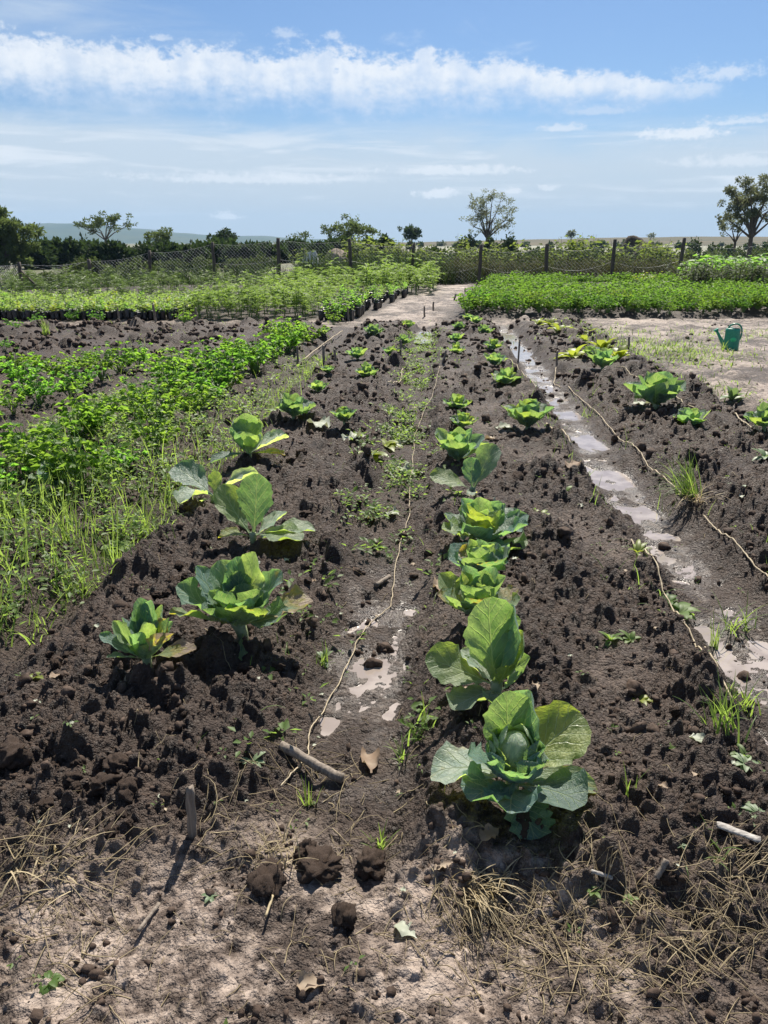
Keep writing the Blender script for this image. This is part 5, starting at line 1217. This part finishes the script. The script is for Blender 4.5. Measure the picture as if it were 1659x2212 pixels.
# ================================================================== WATERING CAN
def watering_can():
    m1, B = newmat('green_plastic'); g = B.n('ShaderNodeNewGeometry'); n_ = B.noise(g.outputs['Position'], 40, 4)
    finish(B, principled(B, B.mix(B.mr(n_, 0.35, 0.75), (0.012, 0.24, 0.14, 1), (0.03, 0.30, 0.18, 1)), B.mr(n_, 0.3, 0.7, 0.32, 0.5), 0.5))
    m2, B = newmat('bright_green_badge'); finish(B, principled(B, (0.03, 0.52, 0.20, 1), 0.35, 0.5))
    x, y = GT(1578, 752); z = hz(x, y)
    o = empty('watering_can', (x, y, z), 0.0); tag(o, 'green plastic watering can standing on the pale muddy path', 'watering can')
    k = 28
    prof = [(-0.001, 0.095), (0.004, 0.108), (0.02, 0.112), (0.14, 0.108), (0.27, 0.104), (0.30, 0.105), (0.318, 0.098), (0.325, 0.085)]
    V = []
    for zz, r_ in prof:
        for j in range(k):
            a = j * 2 * math.pi / k; V.append((r_ * math.cos(a) * 1.02, r_ * 0.78 * math.sin(a), zz))
    F = [(i * k + j, i * k + (j + 1) % k, (i + 1) * k + (j + 1) % k, (i + 1) * k + j) for i in range(len(prof) - 1) for j in range(k)]
    body = put('body', mesh_from('body', V, np.array(F)), m1, o)
    # half cover over the mouth
    T = [(0.085 * 1.02 * math.cos(j * 2 * math.pi / k), 0.085 * 0.78 * math.sin(j * 2 * math.pi / k), 0.325) for j in range(k)]
    cx_ = [(0.028, -0.066, 0.333), (0.02, 0.0, 0.343), (0.028, 0.066, 0.333)]
    sel = [j for j in range(k) if math.cos(j * 2 * math.pi / k) < 0.25]
    ring = [T[j] for j in sel]; c0 = (-0.02, 0, 0.346)
    Vc = [c0] + ring; put('mouth_cover', mesh_from('cover', Vc, np.array([(0, 1 + i, 2 + i) for i in range(len(ring) - 1)])), m1, body)
    # handle: an arch from the front rim over the top and down to the back
    a_ = np.array([(-0.075, 0, 0.315), (-0.055, 0, 0.36), (-0.01, 0, 0.388), (0.045, 0, 0.393), (0.09, 0, 0.375), (0.118, 0, 0.33), (0.128, 0, 0.27), (0.122, 0, 0.20), (0.104, 0, 0.15)])
    tt = np.linspace(0, 8, 40); H = np.column_stack([np.interp(tt, np.arange(9), a_[:, i]) for i in range(3)])
    for _ in range(3): H[1:-1] = (H[:-2] + 2 * H[1:-1] + H[2:]) / 4
    V, F = tube(H, 0.0125, 10); put('handle', mesh_from('handle', V, F), m1, o)
    S = np.array([(-0.085, 0, 0.075), (-0.125, 0, 0.115), (-0.165, 0, 0.175), (-0.20, 0, 0.235), (-0.225, 0, 0.275)])
    V, F = tube(S, [0.036, 0.03, 0.024, 0.020, 0.019], 14); sp_ = put('spout', mesh_from('spout', V, F), m1, o)
    V, F = tube([(-0.221, 0, 0.268), (-0.232, 0, 0.287), (-0.243, 0, 0.302), (-0.245, 0, 0.305)], [0.02, 0.03, 0.04, 0.036], 16); put('rose', mesh_from('rose', V, F), m1, sp_)
    # bright oval badge on the side towards the viewer
    Vb = []; nb_ = 24
    for rr, dy in ((1.0, 0.0), (0.9, 0.004), (0.0, 0.005)):
        for j in range(nb_):
            a = j * 2 * math.pi / nb_; px_, pz_ = 0.045 * rr * math.cos(a) + 0.01, 0.165 + 0.032 * rr * math.sin(a)
            yy = -0.78 * 0.1075 * math.sqrt(max(0, 1 - (px_ / (0.1075 * 1.02)) ** 2)); Vb.append((px_, yy - 0.001 - dy, pz_))
    Fb = [(i * nb_ + j, i * nb_ + (j + 1) % nb_, (i + 1) * nb_ + (j + 1) % nb_, (i + 1) * nb_ + j) for i in range(2) for j in range(nb_)]
    put('badge', mesh_from('badge', Vb, np.array(Fb)), m2, body)
    o.rotation_euler.z = R(-14)
watering_can()
rng = np.random.default_rng(95)
tuft(1561, 757, 14, 0.2, 0.3, 0.012, 'upright grass clump at the foot of the watering can', 'grass')

# ================================================================== FENCE
def build_fence():
    y0 = 31.8
    posts = [(-60, 560, 600, 31.0), (42, 566, 630, 27.6), (192, 560, 608, 32.5), (325, 541, 604, 32.5), (462, 523, 604, 32.2), (603, 514, 606, 32.0), (755, 516, 612, 31.6), (893, 527, 610, 31.8), (1038, 528, 614, 31.2), (1179, 527, 612, 31.4), (1323, 517, 614, 30.8), (1472, 514, 612, 31.0), (1660, 520, 612, 31.0)]
    f = empty('wire_fence', (0, 31.5, 0)); tag(f, 'chain link fence on rough dark wooden posts behind the nursery', 'fence')
    P = []
    for u, vt, vb, y in posts:
        x = AT(u, y, 0.7); zt = ZAT(vt, y); rr = np.random.default_rng(int(u + 100)); ln = rr.normal(0, 0.03)
        zb = hz(x, y) - 0.3; P.append((x, y, zt, ln))
        t = np.linspace(0, 1, 7); r_ = 0.068 + rr.uniform(-0.008, 0.012)
        pts = np.column_stack([x + ln * t * zt - ln * zt + rr.normal(0, 0.006, 7), y - 31.5 + rr.normal(0, 0.006, 7), zb + (zt - zb) * t])
        V, F = tube(pts, r_ * np.array([1.05, 1.05, 1, 1, 0.97, 0.98, 0.9]), 9); V = V + rr.normal(0, 0.004, V.shape)
        put('post', mesh_from('post', V, F), M['dark_wood'], f)
    for (a, b) in zip(P[:-1], P[1:]):
        x0, x1 = a[0], b[0]; ya, yb = a[1] - 31.5 + 0.09, b[1] - 31.5 + 0.09; L = x1 - x0; mb = MB()
        sag = 0.10 if x1 < 2 else 0.25
        top = lambda t: (a[2] + (b[2] - a[2]) * t) - 0.08 - sag * math.sin(math.pi * t)
        h = 1.45; st_ = 0.135
        def pt(s_, q): t = min(max(s_ / L, 0), 1); return (x0 + s_, ya + (yb - ya) * t, top(t) - q)
        k = -h
        while k < L:
            for sg in (1, -1):
                pts = []
                for q in np.linspace(0, h, 5):
                    s_ = k + q if sg == 1 else k + h - q
                    if 0 <= s_ <= L: pts.append(pt(s_, q))
                if len(pts) > 1: mb.add(*tube(pts, 0.0028, 3, cap=False))
            k += st_
        for q in (0.0, h * 0.5, h): mb.add(*tube([pt(L * t, q) for t in np.linspace(0, 1, 7)], 0.0032, 3, cap=False))
        put('wire_mesh', mb.mesh('wire_mesh'), M['wire'], f)
    V, F = tube([(AT(42, 27.6) + 0.75, 27.3 - 31.5, 0.0), (AT(42, 27.6) + 0.05, 27.6 - 31.5, 0.62)], [0.035, 0.03], 7); put('brace', mesh_from('brace', V, F), M['dark_wood'], f)
build_fence()

# ------------------------------------------------------------------ rank growth along the fence
rng = np.random.default_rng(101)
def strip_points(u0, u1, y0, y1, n):
    y = rng.uniform(y0, y1, n); u = rng.uniform(u0, u1, n); x = (u - CX) / FPX * (y * 0.944 + 0.4); return x, y
TG = MB()
for u0, u1, h0, h1, n in ((350, 660, 0.45, 0.85, 900), (640, 980, 0.65, 1.22, 2600), (-40, 350, 0.35, 0.75, 1100), (930, 1250, 0.5, 0.9, 700)):
    x, y = strip_points(u0, u1, 31.4, 34.2, n); hh = rng.uniform(h0, h1, n) * (0.8 + 0.5 * ss(-0.3, 0.4, perlin(x / 0.8, y / 1.5, 160)))
    TG.add(*blades(onland(x, y, -0.02), hh, rng.uniform(0.02, 0.28, n), 0.032, seg=4, droop=1.6))
o = put('tall_grass', TG.mesh('tall_grass'), M['tall_grass']); tag(o, 'dark tall grass growing thickly along the fence', 'grass', kind='stuff')
DS = MB()
x, y = strip_points(940, 1490, 31.6, 34.5, 2300); n = len(x); hh = rng.uniform(0.55, 1.05, n)
DS.add(*blades(onland(x, y, -0.02), hh, rng.uniform(0.02, 0.3, n), 0.026, seg=3, droop=0.8))
P = onland(x, y); P[:, 2] += hh * rng.uniform(0.35, 1, n); n2 = len(P) * 4; P = np.repeat(P, 4, 0) + rng.normal(0, 0.07, (n2, 3)); L = rng.uniform(0.06, 0.14, n2); DS.add(*leaf_faces(P, rand_dirs(n2, -0.6, 0.6), L, L * 0.5))
o = put('dry_stalks', DS.mesh('dry_stalks'), M['dry_stalk']); tag(o, 'brownish dry stalks standing along the right part of the fence', 'dry plants', kind='stuff')

def leafy_proto(seed, H, n, size, wr=0.75, spread=0.35):
    global rng
    keep = rng; rng = np.random.default_rng(seed); st = MB(); lf = MB()
    for b in range(5):
        a = rng.uniform(0, 6.28); tl = rng.uniform(0, spread); h = H * rng.uniform(0.75, 1.05); top = np.array([math.cos(a) * math.sin(tl), math.sin(a) * math.sin(tl), math.cos(tl)]) * h
        st.add(*tube([(0, 0, -0.05), top * 0.5, top], [0.014, 0.01, 0.004], 4, cap=False)); m_ = n // 5
        t = rng.uniform(0.3, 1.02, m_); D = rand_dirs(m_, -0.45, 0.5); L = size * rng.uniform(0.6, 1.25, m_); lf.add(*leaf_faces(top * t[:, None] + D * 0.09, D, L, L * wr, 0.12))
    rng = keep; return st.mesh('stems'), lf.mesh('leaves', False)
SU = [leafy_proto(900 + k, 1.35 + 0.1 * k, 70, 0.20) for k in range(4)]
random.seed(93)
def leafy(x, y, sc, protos, mat, label, cat, group, name, dz=0.0):
    o = empty(name, (x, y, hz(x, y) + dz), random.uniform(0, 6.28)); o.scale = (sc,) * 3; tag(o, label, cat, group)
    st, lf = random.choice(protos); put('stems', st, M['bark'], o); put('leaves', lf, M[mat], o)
for k in range(72):
    u = random.uniform(740, 1480); y = random.uniform(34.8, 38.5)
    if 1120 < u < 1180 and random.random() < 0.6: continue
    leafy(AT(u, y), y, random.uniform(0.85, 1.2) * (1.0 if not 890 < u < 960 else 0.85), SU, 'sun_leaf', 'tall yellowish leafy plant behind the fence', 'plant', 'leafy plants behind the fence', 'leafy_plant')
for k, (u, h) in enumerate(((655, 0.85), (700, 0.9), (640, 0.8), (810, 1.15), (870, 1.0))):
    leafy(AT(u, 34.6), 34.6, h, SU, 'scrub', 'grey green leafy plant among the tall grass by the fence', 'plant', 'leafy plants in the tall grass', 'leafy_plant')
# broad leaved vegetables and bushes at the far right
BR = [leafy_proto(930 + k, 0.85, 80, 0.19, 0.75, 0.7) for k in range(3)]
for k in range(30):
    u = random.uniform(1462, 1720); y = random.uniform(28.6, 32.5)
    leafy(AT(u, y), y, random.uniform(0.9, 1.35), BR, 'celery', 'bright broad leaved vegetable plant at the far right', 'plant', 'broad leaved plants at the far right', 'vegetable_plant')
BU = [leafy_proto(950 + k, 0.75, 160, 0.11, 0.5, 0.9) for k in range(3)]
for k in range(26):
    u = random.uniform(1480, 1740); y = random.uniform(24.5, 28.2)
    leafy(AT(u, y), y, random.uniform(0.9, 1.25), BU, 'scrub', 'dull green pepper bush at the far right behind the celery', 'bush', 'bushes at the far right', 'pepper_bush')
NE = [leafy_proto(970 + k, 0.4, 60, 0.12, 0.6, 0.8) for k in range(3)]
for k in range(22):
    u = random.uniform(1370, 1560); y = random.uniform(29.0, 30.6)
    leafy(AT(u, y), y, random.uniform(0.7, 1.1), NE, 'yellow_leaf', 'low yellow green plant behind the far right bed', 'plant', 'low yellow green plants behind the right bed', 'low_plant')

# ================================================================== TREES AND BUSHES BEYOND
def crown_cloud(centers, radii, n, size, wr=0.55, shell=0.55):
    """leaf-sized faces spread through uneven clumps"""
    C = np.array(centers, float); Rr = np.array(radii, float); w = (Rr[:, 0] * Rr[:, 1] * Rr[:, 2]) ** (2 / 3); k = rng.choice(len(C), n, p=w / w.sum())
    D = rand_dirs(n); t = (shell + (1 - shell) * rng.random(n)) * (1 + 0.25 * rng.standard_normal(n) * 0.5)
    P = C[k] + D * Rr[k] * t[:, None]; L = size * rng.uniform(0.6, 1.4, n)
    return leaf_faces(P, unit(D + 0.9 * rand_dirs(n)), L, L * wr, 0.12, up=unit(rand_dirs(n)))
def bush(u, y, w, vt, label, group, mat='bush', n=1300, size=0.16, vb=None, name='bush'):
    x = AT(u, y, 0.8); z0 = hz(x, y); H = ZAT(vt, y) - z0; hw = w / FPX * y * 0.944 / 2
    o = empty(name, (x, y, z0)); tag(o, label, 'bush', group)
    m_ = 16; cs = []; rs = []
    for k in range(m_):
        a = rng.uniform(0, 6.28); q = math.sqrt(rng.random()); zc = H * rng.uniform(0.22, 0.72) * (1.0 - 0.35 * q)
        cs.append((hw * 0.72 * q * math.cos(a), min(hw, 1.6) * 0.7 * q * math.sin(a), zc)); s_ = rng.uniform(0.75, 1.2); rs.append((hw * 0.36 * s_, min(hw, 1.6) * 0.38 * s_, H * 0.28 * s_))
    V, F = crown_cloud(cs, rs, n, size, 0.6, 0.35); V[:, 2] = np.maximum(V[:, 2], 0.0)
    put('foliage', mesh_from('foliage', V, F, False), M[mat], o)
    mb = MB()
    for k in range(4): c_ = cs[k]; mb.add(*tube([(0.1 * k - 0.15, 0, -0.1), (c_[0] * 0.4, c_[1] * 0.4, c_[2] * 0.5), c_], [0.05, 0.035, 0.01], 5, cap=False))
    put('stems', mb.mesh('stems'), M['bark'], o)
rng = np.random.default_rng(111)
for k, (u, w, vt) in enumerate(((70, 90, 528), (125, 120, 510), (185, 110, 515), (240, 100, 522), (300, 110, 524), (355, 90, 520), (405, 80, 520), (455, 100, 518), (485, 80, 512), (530, 90, 524), (580, 90, 524), (640, 80, 518), (690, 70, 522), (730, 80, 518), (780, 80, 516), (830, 60, 518))):
    bush(u, 68 + (k % 3) * 3, w * 1.15, vt - 8, f'dark green bush, {ORD[k]} from the left in the hedge beyond the fence', 'dark hedge bushes beyond the fence', 'bush', 4500, 0.40)
for k, (u, w, vt, y) in enumerate(((165, 80, 548, 46), (205, 50, 552, 45), (255, 70, 556, 42), (300, 60, 548, 41), (340, 60, 552, 40), (380, 60, 546, 40), (440, 70, 545, 41), (520, 80, 542, 42), (570, 70, 540, 42), (30, 60, 575, 38), (95, 60, 585, 35))):
    bush(u, y, w * 1.1, vt, f'grey green scrub bush, {ORD[k]} of the scattered ones behind the fence on the left', 'scrub bushes behind the fence', 'scrub', 1000, 0.16)
for k, (u, w, vt) in enumerate(((1013, 46, 497), (1060, 34, 500), (1096, 40, 502))):
    bush(u, 92, w * 1.1, vt, ('left', 'middle', 'right')[k] + ' one of three dark round bushes under the tall sparse tree', 'dark bushes under the tall tree', 'bush', 1100, 0.3)
for k, (u, w, vt, y) in enumerate(((945, 50, 524, 60), (1290, 40, 528, 80), (1500, 40, 503, 90), (1440, 50, 521, 80), (1540, 40, 520, 70), (1250, 50, 527, 70), (1215, 60, 528, 66), (1580, 50, 520, 80), (1650, 60, 515, 75), (1150, 60, 526, 80))):
    bush(u, y, w, vt, f'distant green bush on the flat land, {ORD[k]} of those right of the middle', 'distant bushes', 'bush', 500, 0.3)
for k in range(20):
    u = 860 + k * 42 + rng.uniform(-12, 12)
    bush(u, rng.uniform(42, 56), rng.uniform(60, 90), rng.uniform(523, 534), 'muted green scrub bush in the belt between the fence and the ridge', 'scrub belt right of the middle', 'scrub', 1100, 0.17)
rng = np.random.default_rng(112)
for k in range(26):
    u = rng.uniform(860, 1659); bush(u, rng.uniform(180, 420), rng.uniform(10, 26), rng.uniform(519, 524), 'tiny far off bush or tree below the horizon', 'far bushes on the plain', 'bush', 140, 0.9)

def tree(u, y, vt, label, mat, limbs, size, n, r0, name='tree', umbrella=None, trunk_lean=0.0, fill=1.0, crown_v=None, sway=0.25):
    """trunk and limbs as tubes, leaves in clumps round the limb ends.  limbs: (u, v) of clump centres with radius in view units"""
    x = AT(u, y, 1.5); z0 = hz(x, y); px = y * 0.944 / FPX
    o = empty(name, (x, y, z0)); tag(o, label, 'tree')
    tips = [((uu - u) * px, rng.uniform(-0.8, 0.8) * rr * px * 1.2, ZAT(vv, y) - z0, rr * px, fl * rr * px) for uu, vv, rr, fl in limbs]
    zmin = min(t[2] for t in tips); fork = max(0.35 * zmin, zmin * 0.62 if umbrella is None else umbrella)
    f0 = np.array([trunk_lean * fork, 0, fork]); mb = MB()
    mb.add(*tube([(0, 0, -0.3), (trunk_lean * fork * 0.3, 0, fork * 0.5), f0], [r0 * 1.25, r0, r0 * 0.85], 8, cap=False))
    tw = MB()
    for tx, ty, tz, rr, rz in tips:
        e = np.array([tx, ty, tz]); m1 = f0 + (e - f0) * 0.35 + np.array([0, 0, 0.12 * (tz - fork)]) + rng.normal(0, sway * 0.3, 3) * rr; m2 = f0 + (e - f0) * 0.7 + rng.normal(0, sway * 0.3, 3) * rr
        mb.add(*tube([f0, m1, m2, e], [r0 * 0.55, r0 * 0.38, r0 * 0.24, r0 * 0.1], 6, cap=False))
        for _ in range(6):
            D = rand_dirs(1, -0.3, 1)[0]; s_ = m2 if rng.random() < 0.5 else e; mb.add(*tube([s_, s_ + D * np.array([rr, rr, rz]) * 0.5 + rng.normal(0, 0.1 * rr, 3), s_ + D * np.array([rr, rr, rz]) * 0.95], [r0 * 0.12, r0 * 0.08, r0 * 0.03], 4, cap=False))
    put('trunk', mb.mesh('trunk'), M['bark'], o)
    cs = []; rs = []
    for tx, ty, tz, rr, rz in tips:
        for _ in range(9):
            cs.append((tx + rng.normal(0, 0.62 * rr), ty + rng.normal(0, 0.62 * rr), tz + rng.normal(0, 0.6 * rz))); rs.append((rr * 0.36, rr * 0.36, rz * 0.36))
    V, F = crown_cloud(cs, rs, n, size, 0.5, 0.2); put('crown', mesh_from('crown', V, F, False), M[mat], o)
rng = np.random.default_rng(121)
tree(-5, 62, 465, 'round dense tree cut off by the left edge', 'tree', [(-45, 500, 46, .8), (2, 492, 44, .7), (26, 512, 34, .9), (-8, 528, 48, .8), (28, 540, 34, .9), (-60, 545, 46, .9), (10, 552, 34, .7), (-30, 475, 34, .5)], 0.26, 17000, 0.2)
tree(225, 110, 462, 'flat topped acacia tree above the dark hedge on the left', 'tree', [(190, 489, 22, .45), (175, 485, 12, .5), (212, 482, 16, .5), (235, 472, 22, .45), (262, 474, 18, .5), (278, 486, 12, .6), (250, 492, 12, .6)], 0.28, 2000, 0.17, umbrella=1.9, trunk_lean=0.12, name='acacia_tree')
tree(348, 95, 500, 'small rounded tree rising from the hedge on the left', 'tree', [(335, 512, 18, .6), (360, 510, 20, .6), (350, 505, 14, .6)], 0.28, 1100, 0.12)
tree(480, 90, 505, 'low wide tree in the hedge left of the fence middle', 'bush', [(465, 517, 20, .6), (490, 513, 22, .6), (480, 510, 15, .6)], 0.28, 1300, 0.12)
tree(755, 95, 473, 'broad spreading tree behind the tallest fence post', 'tree', [(725, 495, 22, .6), (750, 486, 22, .7), (775, 492, 22, .6), (800, 500, 18, .5), (755, 505, 26, .6), (762, 478, 10, .9), (712, 500, 12, .7)], 0.26, 3000, 0.14)
tree(655, 80, 503, 'thin scraggly tree top right of the fence middle', 'tree', [(640, 512, 10, .5), (662, 510, 10, .5), (650, 507, 8, .5)], 0.2, 260, 0.06)
tree(887, 150, 488, 'dark candelabra tree with a rounded top', 'bush', [(876, 501, 10, .9), (888, 497, 11, .9), (899, 501, 10, .9), (882, 508, 8, .7), (895, 508, 8, .7)], 0.42, 1500, 0.2, name='candelabra_tree', umbrella=1.2)
tree(1052, 95, 413, 'tall sparse leafed tree standing alone right of the middle', 'tree_grey', [(1020, 450, 20, .9), (1045, 430, 22, .8), (1075, 437, 20, .8), (1095, 460, 18, .9), (1015, 478, 18, .8), (1040, 465, 22, .8), (1070, 470, 22, .8), (1090, 487, 16, .8), (1050, 492, 22, .7), (1025, 432, 12, .9), (1060, 420, 12, .8), (1100, 478, 10, .9)], 0.2, 3400, 0.2, sway=0.5)
tree(1233, 330, 499, 'tiny lone tree on the horizon', 'tree_grey', [(1229, 505, 6, .8), (1237, 505, 6, .8)], 0.9, 260, 0.2)
tree(1404, 420, 505, 'tiny flat tree on the ridge at the right', 'tree_grey', [(1402, 508, 4, .6), (1408, 508, 4, .6)], 0.9, 120, 0.2)
tree(1622, 52, 393, 'leaning acacia with a dense grey green crown at the right edge', 'tree_grey', [(1568, 412, 22, .8), (1600, 406, 24, .7), (1640, 404, 26, .6), (1680, 412, 26, .7), (1620, 420, 26, .7), (1575, 445, 22, .9), (1610, 435, 26, .9), (1645, 440, 26, .8), (1560, 470, 14, 1.1), (1590, 472, 18, .9), (1625, 462, 18, .8), (1690, 450, 24, .8)], 0.13, 11000, 0.15, name='acacia_tree', trunk_lean=-0.02)
tree(1588, 56, 470, 'second thinner trunk with drooping twigs left of the right edge acacia', 'tree_grey', [(1575, 480, 16, .9), (1592, 475, 16, .8), (1560, 492, 12, .9), (1605, 488, 12, .9)], 0.13, 1100, 0.1)

# ------------------------------------------------------------------ mounds and the pale sheet behind the fence
def mound(u, y, w, vt, label, name, mat, seed, cat, dy=1.0):
    x = AT(u, y, 0.8); z0 = hz(x, y); H = ZAT(vt, y) - z0; hw = w / FPX * y * 0.944 / 2; V = IV3.copy(); D = IV3
    n1 = perlin(D[:, 0] * 1.5 + seed, D[:, 1] * 1.5 + D[:, 2], seed); n2 = lumps(D[:, 0] + D[:, 2], D[:, 1] - D[:, 2], 0.2, seed, 0.8)
    V = V * (0.9 + 0.22 * n1 + 0.6 * n2)[:, None] * np.array([hw, dy, H]); V[:, 2] = np.maximum(V[:, 2], -0.2)
    o = put(name, mesh_from(name, V, IF3), mat, None, (x, y, z0)); tag(o, label, cat)
M['thatch'] = simple('old_thatch', (0.20, 0.16, 0.12), (0.34, 0.28, 0.22), 6, 0.9, 0.2, 0.8, 0.06, (4, 4, 0.6))
M['brush'] = simple('dark_brushwood', (0.05, 0.042, 0.032), (0.10, 0.085, 0.065), 5, 0.9, 0.2, 0.8, 0.08)
mound(733, 40, 74, 533, 'low pale brown thatched mound behind the tall grass', 'thatched_mound', M['thatch'], 7, 'mound', 1.0)
mound(1375, 45, 110, 508, 'dark brushwood heap behind the fence at the right', 'brush_heap', M['brush'], 9, 'heap', 1.4)
x, y = AT(668, 39.5), 39.5
V = [(-0.55, -0.3, 0), (0.5, -0.35, 0), (0.55, 0.4, 0), (-0.5, 0.35, 0), (-0.15, -0.05, 0.62), (0.32, 0.0, 0.75)]
sh = put('white_sheet', mesh_from('white_sheet', V, [(0, 1, 5, 4), (1, 2, 5), (2, 3, 4, 5), (3, 0, 4)], False), simple('white_tarpaulin', (0.6, 0.6, 0.6), (0.75, 0.75, 0.74), 6, 0.5, 0.4, 0.3, 0.03), None, (x, y, hz(x, y) + 0.45))
V2 = [(-0.6, -0.35, -0.5), (0.55, -0.4, -0.5), (0.6, 0.45, -0.5), (-0.55, 0.4, -0.5)]
tag(sh, 'white plastic sheet heaped behind the tall grass left of the thatched mound', 'sheet')
put('pile', mesh_from('pile', V2 + [(-0.5, -0.3, 0.02), (0.45, -0.33, 0.02), (0.5, 0.38, 0.02), (-0.45, 0.33, 0.02)], [(0, 1, 5, 4), (1, 2, 6, 5), (2, 3, 7, 6), (3, 0, 4, 7)], False), M['clod'], sh)
rng = np.random.default_rng(131)
for u, y, w, vt in ((1345, 44, 60, 522), (1405, 44, 50, 520)):
    bush(u, y, w, vt - 8, 'weedy growth on the ' + ('left' if u < 1370 else 'right') + ' flank of the brushwood heap', 'growth on the brushwood heap', 'scrub', 500, 0.14)

# ================================================================== HAZE
hm, B = newmat('haze'); pv = B.n('ShaderNodeVolumePrincipled'); pv.inputs['Color'].default_value = (0.46, 0.71, 1.0, 1); pv.inputs['Density'].default_value = 0.00016; pv.inputs['Anisotropy'].default_value = 0.0
ho = B.n('ShaderNodeOutputMaterial'); B.put(ho.inputs['Volume'], pv.outputs[0])
zt = 175.0; zb = -6.0; X = 7000.0
V = [(-X, -300, zb), (X, -300, zb), (X, 5300, zb), (-X, 5300, zb), (-X, -300, zt), (X, -300, zt), (X, 5300, zt), (-X, 5300, zt)]
hz_o = put('haze', mesh_from('haze', V, [(0, 3, 2, 1), (4, 5, 6, 7), (0, 1, 5, 4), (1, 2, 6, 5), (2, 3, 7, 6), (3, 0, 4, 7)], False), hm); tag(hz_o, kind='stuff')
